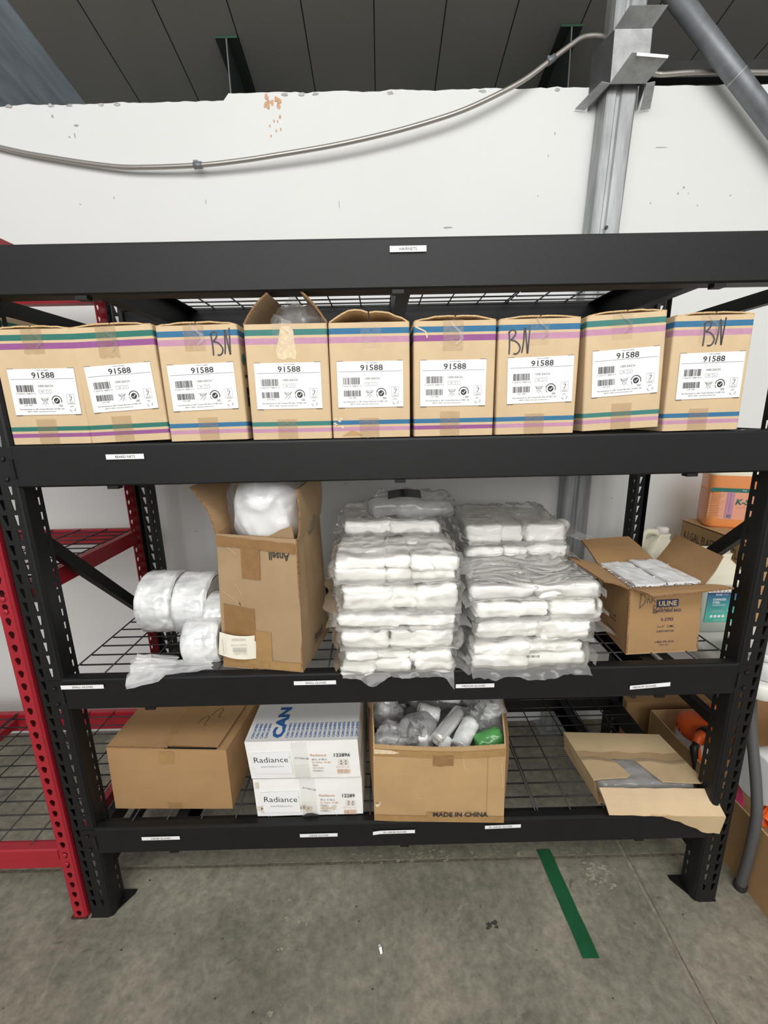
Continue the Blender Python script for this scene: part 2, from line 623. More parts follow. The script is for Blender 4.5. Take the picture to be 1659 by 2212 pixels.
    def build(s, name, parent=None, mods=None, X=None, solid=None):
        me = bpy.data.meshes.new(name)
        me.from_pydata([tuple(v) for v in s.v], [], s.f)
        for m in s.mats:
            me.materials.append(m)
        me.polygons.foreach_set('material_index', s.m)
        me.polygons.foreach_set('use_smooth', s.s)
        me.update()
        o = bpy.data.objects.new(name, me)
        COL.objects.link(o)
        if parent is not None:
            o.parent = parent
        if X is not None:
            o.matrix_local = X
        if solid:
            md = o.modifiers.new('sheet', 'SOLIDIFY')
            md.thickness = solid
            md.offset = -1
        return o


def tag(o, label=None, cat=None, group=None, kind=None):
    if label: o['label'] = label
    if cat: o['category'] = cat
    if group: o['group'] = group
    if kind: o['kind'] = kind
    return o


def thing(name, label, cat, loc=(0, 0, 0), rot=(0, 0, 0), group=None):
    o = bpy.data.objects.new(name, None)
    o.empty_display_size = 0.05
    COL.objects.link(o)
    o.location = loc
    o.rotation_euler = rot
    return tag(o, label, cat, group)


def dup(root, loc, rot=None, label=None):
    r = root.copy(); COL.objects.link(r)
    r.location = loc
    if rot: r.rotation_euler = rot
    if label: r['label'] = label
    for ch in list(root.children):
        c = ch.copy(); COL.objects.link(c); c.parent = r
        for g in list(ch.children):
            d = g.copy(); COL.objects.link(d); d.parent = c
    return r


def structure(name, mb):
    return tag(mb.build(name), kind='structure')


def fbm(p, sc_, seed=0.0, o=3):
    q = Vector((p[0] * sc_ + seed * 7.31, p[1] * sc_ - seed * 3.17, p[2] * sc_ + seed * 1.93))
    return noise.fractal(q, 0.9, 2.1, o)


def ridge(p, sc_, seed=0.0):
    q = Vector((p[0] * sc_ + seed * 5.1, p[1] * sc_ + seed * 2.7, p[2] * sc_ - seed * 4.3))
    return 1.0 - 2.0 * abs(noise.noise(q))


def crinkle(amp, sc_, seed, aniso=(1, 1, 1), fine=0.4):
    def d(p, n):
        q = (p[0] * aniso[0], p[1] * aniso[1], p[2] * aniso[2])
        return n * (amp * (0.7 * ridge(q, sc_, seed) + fine * ridge(q, sc_ * 2.3, seed + 3) + 0.6 * fbm(q, sc_ * 0.5, seed)))
    return d


def rrect(w, d, r, z, n=3, cx=0.0, cy=0.0):
    """rounded rectangle ring, centred, ccw"""
    out = []
    for (sx, sy, a0) in ((1, -1, -PI / 2), (1, 1, 0), (-1, 1, PI / 2), (-1, -1, PI)):
        for k in range(n + 1):
            a = a0 + (PI / 2) * k / n
            out.append(Vector((cx + sx * (w / 2 - r) + r * math.cos(a), cy + sy * (d / 2 - r) + r * math.sin(a), z)))
    return out


class FaceMap:
    """maps face coordinates (metres) of a quad to space; @ works like a matrix"""
    def __init__(s, c, m=None, off=0.0, fn=None):
        s.c, s.m, s.off, s.fn = [Vector(p) for p in c], m or I4(), off, fn
        c = s.c
        s.w = ((c[1] - c[0]).length + (c[2] - c[3]).length) / 2
        s.h = ((c[3] - c[0]).length + (c[2] - c[1]).length) / 2
        s.n = (c[1] - c[0]).cross(c[3] - c[0]).normalized()

    def __matmul__(s, o):
        if isinstance(o, Matrix):
            return FaceMap(s.c, s.m @ o, s.off, s.fn)
        p = s.m @ Vector(o)
        u, v = p.x / s.w, p.y / s.h
        if s.fn:
            q = s.fn(u, v)
        else:
            a, b, c, d = s.c
            q = (a * (1 - u) + b * u) * (1 - v) + (d * (1 - u) + c * u) * v
        return q + s.n * (p.z + s.off)


def face(c, off=0.0, fn=None):
    return FaceMap(c, I4(), off, fn)


def grid_fn(g):
    a, b = len(g) - 1, len(g[0]) - 1

    def fn(u, v):
        x, y = min(max(u, 0), 1) * b, min(max(v, 0), 1) * a
        i, j = min(int(x), b - 1), min(int(y), a - 1)
        fu, fv = x - i, y - j
        p = (g[j][i] * (1 - fu) + g[j][i + 1] * fu) * (1 - fv) + (g[j + 1][i] * (1 - fu) + g[j + 1][i + 1] * fu) * fv
        return p + (g[0][b] - g[0][0]) * (u - min(max(u, 0), 1))
    return fn


_fa = Euler((.5, .3, .9)).to_matrix()
_fb = Euler((1.2, .7, 2.2)).to_matrix()


def folds(p, sc_, seed=0.0, an=(.30, 1.0, 1.0)):
    """sharp thin folds standing on a smooth skin, 0..1.5"""
    v = Vector(p)
    w = v + noise.noise_vector(v * sc_ * .35 + Vector((seed, seed * 2, 3))) * (.5 / sc_)
    tot = 0
    for R_, k, a_ in ((_fa, 1.0, 1.0), (_fb, 1.7, .55)):
        q = R_ @ w
        q = Vector((q.x * an[0], q.y * an[1], q.z * an[2])) * (sc_ * k) + Vector((seed * 7.7, -seed * 3.1, seed))
        tot += a_ * (1 - abs(noise.noise(q))) ** 5
    return tot
# ================================================================== setting
mb = MB(); mb.box((-6, -8, -0.2), (6, 5, 0), floor_mat())
# saw-cut joints: a dirt-filled groove parallel to the wall and one running towards the viewer
jm = mat('joint_dirt', (110, 103, 90), 0.9, var=0.35, scale=60)
jl = mat('joint_edge', (142, 134, 118), 0.9, var=0.25, scale=40)
mb.rect(-6, 0.143, 6, 0.153, jm, T(0, 0, 0.0006))
mb.rect(-6, 0.153, 6, 0.158, jl, T(0, 0, 0.0006))
jj = [(0.800, 0.60), (0.776, 0.179), (0.772, 0.0), (0.765, -0.27), (0.752, -0.9), (0.70, -3)]
mb.add([(x - 0.006, y, 0.0007) for x, y in jj] + [(x + 0.005, y, 0.0007) for x, y in jj], [(i, i + 6, i + 7, i + 1) for i in range(5)], jl)
mb.add([(x + 0.005, y, 0.0007) for x, y in jj] + [(x + 0.009, y, 0.0007) for x, y in jj], [(i, i + 6, i + 7, i + 1) for i in range(5)], jm)
random.seed(11)


def fblot(x, y, r, m, k=9, z=.0009):
    pts = []
    for i in range(k):
        a = 2 * PI * i / k
        f = random.uniform(.35, 1.1)
        pts.append((x + r * f * math.cos(a) * 1.5, y + r * f * math.sin(a)))
    mb.flat(pts, m, T(0, 0, z + random.uniform(0, .0004)))


for _ in range(90): fblot(random.gauss(.10, .22), random.gauss(.172, .012), random.uniform(.002, .007), 'efflor')
for _ in range(60): fblot(random.gauss(.66, .03), random.gauss(.085, .025), random.uniform(.002, .008), 'efflor')
for _ in range(22): fblot(random.gauss(-.34, .02), random.gauss(-.05, .05), random.uniform(.002, .006), 'efflor')
for _ in range(22): fblot(random.gauss(-.33, .03), random.gauss(-.33, .05), random.uniform(.002, .007), 'efflor')
for _ in range(5): fblot(.263 + random.uniform(-.018, .012), -.048 + random.uniform(-.005, .008), random.uniform(.004, .009), 'smudge')
for _ in range(40): fblot(random.uniform(-1.1, 1.1), random.uniform(-.5, .12), random.uniform(.0012, .0035), 'smudge')
structure('floor', mb)

WY = 0.819
mb = MB()
# wall with a slightly broken top edge
xs = [-6.0 + 0.02 * i for i in range(601)]
top = []
for x in xs:
    step = 0.0
    if x < -0.56: step = -0.022 + 0.012 * (x + 0.56) * 0.0
    z = 2.640 + step + 0.006 * noise.noise(Vector((x * 9, 0, 0))) + 0.004 * noise.noise(Vector((x * 30, 5, 0)))
    if x < -0.56: z -= 0.005 * max(0, min(1, (-0.56 - x)))
    top.append(z)
n = len(xs)
vs = [(x, WY, -0.1) for x in xs] + [(x, WY, z) for x, z in zip(xs, top)] + [(x, WY + 0.15, z) for x, z in zip(xs, top)] + [(x, WY + 0.15, -0.1) for x in xs]
fs = []
for r in range(3):
    fs += [(r * n + i, r * n + i + 1, (r + 1) * n + i + 1, (r + 1) * n + i) for i in range(n - 1)]
mb.add(vs, fs, 'wall')
random.seed(3)
M['scuff_pale'] = mat('scuff_pale', (160, 160, 160), 0.8)


def blot(mb, x, z, rx, rz, m, X0=None, k=10, y=WY - 0.0008):
    pts = []
    for i in range(k):
        a = 2 * PI * i / k
        f = random.uniform(0.55, 1.1)
        pts.append((rx * f * math.cos(a), rz * f * math.sin(a)))
    mb.flat(pts, m, on_front(x, y - random.uniform(0, .0012), z))


# rust stain and chips under the top edge, small scuffs lower down
for i in range(9):
    blot(mb, -0.405 + random.uniform(-0.03, 0.03), 2.628 - random.uniform(0, 0.03), 0.008, 0.010, 'rust')
for i in range(8):
    blot(mb, -0.405 + random.uniform(-0.03, 0.03), 2.58 - random.uniform(0, 0.09), 0.003, 0.006, 'rust')
for x in (-1.35, -1.2, -1.13, -1.02, -0.96, -0.36, -0.30, -0.25, 0.02, 0.35, 0.62):
    blot(mb, x, 2.612 if x < -0.56 else 2.633, 0.014, 0.006, 'chip')
for (x, z, a, b) in ((-1.13, 2.52, .003, .010), (-1.12, 2.55, .010, .004), (-1.15, 2.515, .004, .004), (-0.18, 2.285, .0012, .016), (-0.68, 2.30, .0012, .010), (-1.02, 2.32, .003, .004),
                     (-1.15, 2.30, .003, .003), (-1.2, 2.58, .004, .006), (0.62, 2.50, .002, .006), (0.60, 2.43, .002, .004), (0.57, 2.30, .003, .003), (0.23, 2.20, .022, .003), (1.02, 2.45, .030, .002), (1.0, 2.27, .003, .004),
                     (1.12, 2.32, .004, .004), (1.10, 2.30, .003, .005), (1.14, 2.30, .002, .002), (1.18, 2.26, .003, .003), (1.3, 2.29, .003, .003), (0.98, 2.14, .006, .003), (1.31, 1.72, .010, .003), (1.33, 1.63, .014, .003), (1.02, 1.29, .003, .003),
                     (0.97, 1.13, .004, .003), (-1.0, 0.66, .006, .010), (-0.93, 0.62, .012, .006), (-1.12, 0.90, .014, .003), (-0.87, 1.02, .012, .002), (-0.2, 1.22, .004, .004), (0.1, 1.30, .006, .002), (0.5, 1.26, .004, .003)):
    blot(mb, x, z, a, b, 'scuff_pale' if random.random() < .6 else 'ink3')
structure('wall_back', mb)

# sloping roof underside of dark boards, with one bluish translucent corrugated strip at the left
def zc(y): return 3.13 - 0.194 * (y - 1.7)
mb = MB()
mb.add([(-1.56, -8, zc(-8)), (8, -8, zc(-8)), (8, 5, zc(5)), (-1.56, 5, zc(5))], [(0, 1, 2, 3)], ceil_mat())
mb.add([(-8, -8, zc(-8)), (-3.2, -8, zc(-8)), (-3.2, 5, zc(5)), (-8, 5, zc(5))], [(0, 1, 2, 3)], mat('roof_far', (92, 93, 90), 0.8))
structure('ceiling', mb)
mb = MB()
rows = []
for j in range(56):
    x = -3.2 + 1.64 * j / 55
    prof = 0.022 * (0.5 + 0.5 * math.cos(2 * PI * (x + 1.56) / 0.137)) ** 0.6
    rows.append([(x, y, zc(y) + prof - 0.02) for y in (-8, -2, 0, 0.8, 1.4, 1.72, 1.78)])
mb.grid(rows, mat('roof_light_sheet', (168, 182, 194), 0.42, var=0.16, scale=5, stretch=(6, 1, 1)))
structure('ceiling', mb)
mb = MB(); mb.box((-6, 3.2, 0), (6, 3.35, zc(3.2) + 0.05), 'wall'); structure('wall_rear', mb)
mb = MB(); mb.box((0.93, 1.06, 2.55), (3.4, 1.16, 2.845), 'girt')
mb.box((0.93, 1.02, 2.79), (3.4, 1.06, 2.845), 'girt'); structure('trim_1', mb)

# roof rafters: two I-section stubs under the boards, dark with green cut ends
def rafter(x0, y0, w, label):
    sl = math.atan(-0.194)
    z0 = zc(y0) - 0.004
    t = thing('roof_rafter', label, 'rafter', (x0, y0, z0), (0, 0, 0), 'roof rafters above the wall')
    L = 1.2
    def sec(mb, xa, xb, za, zb, m):
        mb.add([(xa, 0, za), (xb, 0, za), (xb, 0, zb), (xa, 0, zb), (xa, L, za - .194 * L), (xb, L, za - .194 * L), (xb, L, zb - .194 * L), (xa, L, zb - .194 * L)],
               [(0, 1, 2, 3), (7, 6, 5, 4), (0, 4, 5, 1), (1, 5, 6, 2), (2, 6, 7, 3), (3, 7, 4, 0)], m)
    mb = MB(); sec(mb, -w / 2, w / 2, -0.008, 0, 'beam_gn')
    mb.box((-w / 2, -0.0012, -0.009), (w / 2, 0, 0.0), 'green_end')
    mb.build('flange', t)
    mb = MB(); sec(mb, -0.004, 0.004, -0.75, -0.008, 'beam_gn')
    mb.box((-0.0024, -0.0012, -0.75), (0.0024, 0, -0.008), 'pipe')
    mb.build('web', t)
    return t


rafter(-0.703, 1.366, 0.100, 'dark green steel rafter stub under roof, further left of two, left of the sagging cable')
rafter(0.857, 1.342, 0.098, 'dark green steel rafter stub under roof, next to the galvanised post')

# galvanised strut post against the wall, with bent straps around it
def post():
    t = thing('strut_post', 'tall galvanised steel post fixed to the white wall behind the rack', 'post', (0.79, 0.745, 0))
    mb = MB()
    prof = [(-0.055, 0.068), (-0.055, 0.03), (-0.052, 0.004), (-0.046, 0.0), (-0.022, 0.0), (-0.016, 0.007), (-0.006, 0.007), (0.0, 0.0), (0.046, 0.0), (0.052, 0.004), (0.054, 0.03), (0.054, 0.068)]
    def xo(z): return -0.012 if z < 1.2 else (0.008 if z < 2.2 else 0.03)
    lv = [(0, -0.012), (0.9, -0.006), (1.24, -0.003), (2.15, 0.012), (2.60, 0.030), (2.90, 0.036), (3.25, 0.040)]
    rings = [[Vector((x + o, y, z)) for x, y in prof] for z, o in lv]
    mb.loft(rings, 'galv', smooth=False, caps=False, closed=False)
    mb.build('channel', t, solid=0.003)
    mb = MB()
    mb.lathe([(0.006, 0), (0.006, 0.004)], 'blackpl', 12, on_front(0.012, -0.003, 2.162))
    mb.build('bolt_hole', t)
    # shoe at the floor
    mb = MB(); mb.box((-0.10, -0.02, 0), (0.075, 0.07, 0.006), 'galv2'); mb.build('base_plate', t)
    # clamp: box sleeve with bent-out tabs
    mb = MB()
    zb, zt = 2.585, 2.735
    x0, x1, yf = -0.030, 0.092, -0.03
    mb.slab([[(x0, yf, zb), (x1, yf, zb)], [(x0, yf, zt), (x1, yf, zt)]], 0.003, 'galv2')          # front plate
    def tab(a, b, c, d, m='galv2'):
        mb.slab([[a, b], [c, d]], 0.003, m)
    tab((x0, yf, zt), (x1, yf, zt), (x0 + 0.022, yf - 0.045, zt + 0.028), (x1 + 0.022, yf - 0.045, zt + 0.028))
    tab((x0, yf, zb), (x1, yf, zb), (x0 + 0.035, yf - 0.06, zb + 0.045), (x1 + 0.035, yf - 0.06, zb + 0.035))
    mb.slab([[(x0 + 0.05, yf - 0.0605, zb + 0.037), (x1 + 0.03, yf - 0.0605, zb + 0.029)], [(x0 + 0.05, yf - 0.0615, zb + 0.045), (x1 + 0.03, yf - 0.0615, zb + 0.037)]], 0.0015, 'white_lbl')
    mb.build('clamp_plate', t)
    for sx, nm in ((-1, 'wing'), (1, 'wing')):
        mb = MB()
        xs_ = x0 if sx < 0 else x1
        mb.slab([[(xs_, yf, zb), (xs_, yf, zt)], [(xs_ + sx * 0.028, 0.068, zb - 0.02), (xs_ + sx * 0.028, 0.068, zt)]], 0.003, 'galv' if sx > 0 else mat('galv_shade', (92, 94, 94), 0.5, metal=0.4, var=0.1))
        mb.slab([[(xs_, yf, zb), (xs_ + sx * 0.03, yf, zb + 0.005)], [(xs_ + sx * 0.04, 0.066, zb - 0.02), (xs_ + sx * 0.075, 0.066, zb - 0.016)]], 0.003, 'galv2')
        mb.build(nm, t)
    return t


post()

# flexible conduit sagging across the wall
def conduit(pts, name, label, rings=True):
    t = thing(name, label, 'cable', (0, 0, 0))
    P = [Vector(p) for p in pts]
    # catmull-rom resample
    out = []
    for i in range(len(P) - 1):
        p0, p1, p2, p3 = P[max(i - 1, 0)], P[i], P[i + 1], P[min(i + 2, len(P) - 1)]
        L = (p2 - p1).length
        k = max(2, int(L / 0.0035))
        for j in range(k):
            q = j / k
            out.append(0.5 * ((2 * p1) + (-p0 + p2) * q + (2 * p0 - 5 * p1 + 4 * p2 - p3) * q * q + (-p0 + 3 * p1 - 3 * p2 + p3) * q ** 3))
    out.append(P[-1])
    r = [0.0088 if i % 2 else 0.0074 for i in range(len(out))]
    mb = MB(); mb.tube(out, r, 'conduit', 8)
    mb.build('armour', t)
    return t, out


pts = [(-2.3, .795, 2.72), (-1.85, .80, 2.59), (-1.394, .803, 2.478), (-1.201, .80, 2.44), (-1.005, .797, 2.411), (-0.888, .792, 2.403), (-0.685, .785, 2.403), (-0.532, .780, 2.412), (-0.396, .775, 2.425), (-0.192, .770, 2.449), (-0.006, .768, 2.48),
       (0.145, .768, 2.513), (0.278, .768, 2.549), (0.409, .770, 2.60), (0.490, .775, 2.64), (0.573, .78, 2.694), (0.640, .785, 2.738), (0.690, .79, 2.766), (0.756, .80, 2.773), (0.80, .83, 2.77)]
ct, co = conduit(pts, 'flexible_conduit', 'grey armoured flexible cable sagging across the white wall, left of the post')
for u in (-0.685, 0.575):
    i = min(range(len(co)), key=lambda k: abs(co[k].x - u))
    mb = MB(); mb.tube([co[i - 4], co[i], co[i + 4]], 0.0112, 'pipe', 10)
    mb.box((-0.004, -0.004, 0), (0.012, 0.004, 0.016), 'pipe', T(*co[i - 3]))
    mb.build('coupling', ct)
conduit([(0.86, .82, 2.70), (0.921, .80, 2.677), (0.973, .80, 2.662), (1.096, .80, 2.666), (1.358, .80, 2.662), (1.9, .8, 2.65)], 'flexible_conduit', 'short grey armoured cable running right from the post along the wall top')
# diagonal grey pipe at the upper right
t = thing('brace_pipe', 'grey steel pipe slanting down across the top right corner', 'pipe', (0, 0, 0))
mb = MB(); a, b = Vector((0.983, .75, 2.835)), Vector((1.344, .75, 2.498)); d = (b - a).normalized()
mb.tube([a - d * 0.5, b + d * 0.9], 0.031, 'pipe', 20); mb.build('tube', t)
mb = MB(); q = a + d * 0.31; mb.tube([q, q + d * 0.006], 0.0318, 'galv2', 20); mb.build('joint_band', t)

# floor tape and scraps
mb = MB()
g = [(0.476, 0.175), (0.523, 0.177), (0.545, -0.130), (0.498, -0.135)]
gt = [[(0.476 + (0.498 - 0.476) * k / 8 + (0.0475 if s_ else 0) + 0.0006 * math.sin(k * 2.2), 0.176 - 0.309 * k / 8, 0.0012 + 0.0003 * math.sin(k)) for s_ in (0, 1)] for k in range(9)]
mb.slab(gt, 0.0009, 'gtape')
tag(mb.build('floor_tape'), 'strip of dark green tape stuck on the concrete floor', 'tape')
mb = MB(); mb.slab([[(-0.082, -0.094, 0.006), (-0.076, -0.092, 0.008)], [(-0.080, -0.102, 0.010), (-0.072, -0.100, 0.012)], [(-0.076, -0.112, 0.003), (-0.070, -0.110, 0.004)]], 0.0025, 'white_lbl')
tag(mb.build('paper_scrap'), 'tiny white scrap lying on the concrete floor in front of the rack', 'scrap')
# ================================================================== racks
PITCH = 0.0381


def cell(mb, m, P, a0, a1, z0, z1, hole=None):
    """one pitch of sheet metal between developed coords a0..a1; P(a, z) -> 3-D; hole = 8 points (a, z)"""
    am, zm = (a0 + a1) / 2, (z0 + z1) / 2
    out = [(a1, zm), (a1, z1), (am, z1), (a0, z1), (a0, zm), (a0, z0), (am, z0), (a1, z0)]
    if hole is None:
        mb.add([P(a0, z0), P(a1, z0), P(a1, z1), P(a0, z1)], [(0, 1, 2, 3)], m)
    else:
        mb.add([P(*q) for q in out] + [P(*q) for q in hole], [(i, (i + 1) % 8, 8 + (i + 1) % 8, 8 + i) for i in range(8)], m)


def trap(ca, cz, wt, wb, h, sk=0.0):
    t, b = cz + h / 2, cz - h / 2
    wm = (wt + wb) / 2
    return [(ca + wm / 2 + sk / 2, cz), (ca + wt / 2, t), (ca, t), (ca - wt / 2, t), (ca - wm / 2 + sk / 2, cz), (ca - wb / 2 + sk, b), (ca + sk, b), (ca + wb / 2 + sk, b)]


def keyhole(ca, cz, r):
    return [(ca + r, cz), (ca + .7 * r, cz + .7 * r), (ca, cz + r), (ca - .7 * r, cz + .7 * r), (ca - r, cz), (ca - .45 * r, cz - 1.6 * r), (ca, cz - 1.8 * r), (ca + .45 * r, cz - 1.6 * r)]


def path_fn(pts):
    """developed coordinate along a polyline in plan"""
    cum = [0]
    for p, q in zip(pts, pts[1:]):
        cum.append(cum[-1] + math.hypot(q[0] - p[0], q[1] - p[1]))

    def P(a, z):
        for i in range(len(pts) - 1):
            if a <= cum[i + 1] + 1e-9:
                k = (a - cum[i]) / (cum[i + 1] - cum[i])
                return Vector((pts[i][0] + (pts[i + 1][0] - pts[i][0]) * k, pts[i][1] + (pts[i + 1][1] - pts[i][1]) * k, z))
        return Vector((pts[-1][0], pts[-1][1], z))
    return P, cum


def black_post(parent, x, y, sx, sy, H=1.96):
    """outer corner at x, y; profile goes inward along sx and into the rack along sy"""
    prof = [(0, .026), (0, .006), (.002, .002), (.006, 0), (.029, 0), (.059, 0), (.065, .002), (.069, .008), (.070, .014), (.070, .032), (.070, .060), (.060, .062)]
    pts = [(x + sx * u, y + sy * w) for u, w in prof]
    P, cum = path_fn(pts)
    mb = MB()
    n = int(H / PITCH)
    for k in range(n):
        z0, z1 = k * PITCH + 0.004, (k + 1) * PITCH + 0.004
        zc_ = (z0 + z1) / 2
        for i in range(len(pts) - 1):
            h = None
            if k > 0 or i in (4, 3):
                if k >= 1:
                    if i == 3: h = trap(cum[3] + 0.0115, zc_, 0.0125, 0.0045, 0.026, 0.0035)
                    if i == 4: h = trap(cum[4] + 0.016, zc_, 0.0105, 0.005, 0.026, 0.0005)
                    if i == 9: h = trap((cum[9] + cum[10]) / 2, zc_, 0.0075, 0.0065, 0.020)
            cell(mb, 'rackblk', P, cum[i], cum[i + 1], z0, z1, h)
    o = mb.build('post', parent, solid=0.002)
    o.modifiers['sheet'].offset = 0
    # foot: gusset plate on the floor with a low sleeve
    mb = MB()
    pl = [(-.001, -.001), (.052, -.001), (.060, .004), (.100, .066), (.100, .078), (-.001, .078)]
    pp = [(x + sx * u, y + sy * w) for u, w in pl]
    if sx * sy < 0: pp = pp[::-1]
    mb.prism(pp, 0.004, 'rackblk')
    mb.build('foot_plate', o)
    return o


def mesh_deck(parent, x0, x1, y0, y1, z, breaks, m='wire', pitch_y=0.0508, pitch_x=0.1, r=0.0024):
    mb = MB()
    y = y0
    ys = []
    while y < y1 - 0.01:
        ys.append(y); y += pitch_y
    ys.append(y1)
    edges = [x0] + breaks + [x1]
    for yy in ys:
        for a, b in zip(edges, edges[1:]):
            mb.tube([(a + .004, yy, z), (b - .004, yy, z)], r, m, 6, True)
    for a, b in zip(edges, edges[1:]):
        k = max(1, round((b - a) / pitch_x))
        for i in range(k + 1):
            xx = a + (b - a) * i / k
            xx = xx + .004 if i == 0 else (xx - .004 if i == k else xx)
            mb.tube([(xx, y0 - .002, z + 2 * r * 0.8), (xx, y1 + .002, z + 2 * r * 0.8)], r, m, 6, True)
    return mb.build('wire_deck', parent)


def front_beam(parent, zt, zb, y, sy, m='rackblk', xe=0.912, xp=0.948, slots=True, name='beam'):
    h = zt - zb
    prof = [(0, -h + .004), (0, -.006), (.0015, -.0018), (.006, 0), (.024, 0), (.0245, -.013), (.046, -.013), (.046, -h + .012), (.042, -h), (.004, -h)]
    mb = MB()
    rings = []
    for x in (-xe, xe):
        rings.append([Vector((x, y + sy * a, zt + b)) for a, b in prof])
    mb.loft(rings, m, smooth=False, caps=True)
    for s in (-1, 1):
        a, b = sorted((s * 0.908, s * xp))
        lo, hi = sorted((y - sy * .0004, y + sy * .0014))
        mb.box((a, lo, zb + .004), (b, hi, zt - .004), m)
        if slots and sy > 0:
            mb.rect(-.0045, -.024, .0045, .024, 'slotblk', on_front(s * 0.914, y - .0028, zt - h * .55, -s * .02))
            for dz in (.024, -.024):
                mb.lathe([(.006, 0), (.0055, .0012), (.003, .002), (.0001, .002)], m, 10, on_front(s * 0.933, y - .0024, zt - h * .55 + dz))
                mb.rect(-.005, .004, .005, .0062, 'slotblk', on_front(s * 0.933, y - .0026, zt - h * .55 + dz))
    return mb.build(name, parent)


rack = thing('storage_rack', 'black steel four tier storage rack with wire mesh shelves against the white wall', 'shelving rack', (0, 0, 0))
HW, DP = 0.978, 0.61
for sx in (-1, 1):
    black_post(rack, sx * HW, 0.002, -sx, 1)
    black_post(rack, sx * HW, DP, -sx, -1)
TIERS = [(1.8818, 1.7798), (1.4606, 1.3601), (0.8422, 0.7468), (0.3442, 0.252)]
BR = [[-.401, .40], [-.401, .40], [-.40, .40], [-.40, .402]]
beams = []
for (zt, zb), br in zip(TIERS, BR):
    fb = front_beam(rack, zt, zb, 0.0, 1, name='front_beam')
    beams.append(fb)
    front_beam(rack, zt, zb, DP, -1, name='back_beam')
    mesh_deck(rack, -.915, .915, .026, .584, zt - .0065, br)
    for xs_ in (-.69, .002, .71):
        mb = MB()
        s = 1 if xs_ < 0.3 else -1
        w = .032
        mb.box((xs_ - .0012, .03, zt - .092), (xs_ + .0012, DP - .03, zt - .0125), 'rackblk')
        a, b = sorted((xs_, xs_ + s * w))
        mb.box((a, .03, zt - .0942), (b, DP - .03, zt - .092), 'rackblk')
        mb.box((a, .03, zt - .0147), (b, DP - .03, zt - .0125), 'rackblk')
        mb.box((xs_ - .013, .004, zb - .008), (xs_ + .013, .024, zb), 'rackblk')
        mb.build('deck_support', rack)
    for s in ((-1, 1) if zt < .5 else ()):
        mb = MB()
        a, b = sorted((s * .905, s * .935))
        mb.box((a, .062, zt - .09), (b, DP - .062, zt - .03), 'rackblk')
        mb.build('side_tie', rack)


def brace(x, p, q, w=0.034, m='rackblk', parent=rack, name='frame_brace', d=0.022):
    (y0, z0), (y1, z1) = p, q
    L = math.hypot(y1 - y0, z1 - z0)
    a = math.atan2(z1 - z0, y1 - y0)
    mb = MB()
    mb.box((-d / 2, 0, -w / 2), (d / 2, L, w / 2), m, T(x, y0, z0) @ RX(a))
    return mb.build(name, parent)


for s in (-1, 1):
    x = s * 0.955
    brace(x, (0.055, 1.235), (0.555, 0.735))
    brace(x, (0.05, 1.785), (0.56, 1.785))
    if s > 0: brace(x, (0.05, 0.585), (0.56, 0.585))
    brace(x, (0.05, 0.115), (0.56, 0.115))


def sticker(beam, x0, x1, zc_, body, tx=0.5, rot=0.0, h=0.0118, curl=0.0):
    w = x1 - x0
    mb = MB()
    X = on_front((x0 + x1) / 2, -0.0034, zc_, rot)
    mb.slab([[(-w / 2 + w * i / 6, j * h / 2, 0.0004 + curl * max(0, (1 - i / 1.5)) ** 2) for i in range(7)] for j in (-1, 1)], .0004, 'white_lbl', X=X)
    k = 0.062 * len(body) / 12.0
    mb.text(body, X @ T(0, 0, .0009), 'ink', h=.0058, x=(tx - .5) * w, y=-.0029)
    mb.build('sticker', beam)


sticker(beams[0], -.015, .063, 1.8565, 'HAIRNETS', .5)
sticker(beams[1], -.689, -.600, 1.4297, 'BEARD NETS', .51)
sticker(beams[2], -.912, -.798, .820, 'SMALL GLOVES', .51)
sticker(beams[2], -.290, -.177, .8163, 'SMALL GLOVES', .52)
sticker(beams[2], .145, .249, .7955, 'MEDIUM GLOVES', .46)
sticker(beams[2], .618, .727, .7822, 'MEDIUM GLOVES', .36, .075)
sticker(beams[3], -.773, -.661, .309, 'LARGE GLOVES', .5)
sticker(beams[3], -.307, -.196, .3055, 'LARGE GLOVES', .5)
sticker(beams[3], -.091, .033, .3105, 'XL LARGE GLOVES', .52, 0, .0118, .003)
sticker(beams[3], .240, .346, .3200, 'XL LARGE GLOVES', .43, .02)


# ------------------------------------------------------------------ red rack at the left
def red_post(parent, x, y, sx, sy, H=2.05, k_=1.0):
    prof = [(0, .014), (0, .005), (.004, 0), (.038, 0), (.042, .005), (.042, .03), (.042, .06), (.036, .062)]
    pts = [(x + sx * u * k_, y + sy * w) for u, w in prof]
    P, cum = path_fn(pts)
    mb = MB()
    pitch = 0.0381
    for k in range(int(H / pitch)):
        z0, z1 = k * pitch + .003, (k + 1) * pitch + .003
        for i in range(len(pts) - 1):
            h = None
            if i == 2: h = keyhole((cum[2] + cum[3]) / 2, (z0 + z1) / 2 + .004, .0082)
            if i in (5,): h = keyhole((cum[i] + cum[i + 1]) / 2, (z0 + z1) / 2 + .003, .0068)
            cell(mb, 'red', P, cum[i], cum[i + 1], z0, z1, h)
    o = mb.build('post', parent, solid=.002)
    o.modifiers['sheet'].offset = 0
    mb = MB(); a, b = sorted((x, x + sx * .048)); c, d = sorted((y - sy * .002, y + sy * .065))
    mb.box((a, c, 0), (b, d, .008), 'brown'); mb.build('foot_cap', o)
    return o


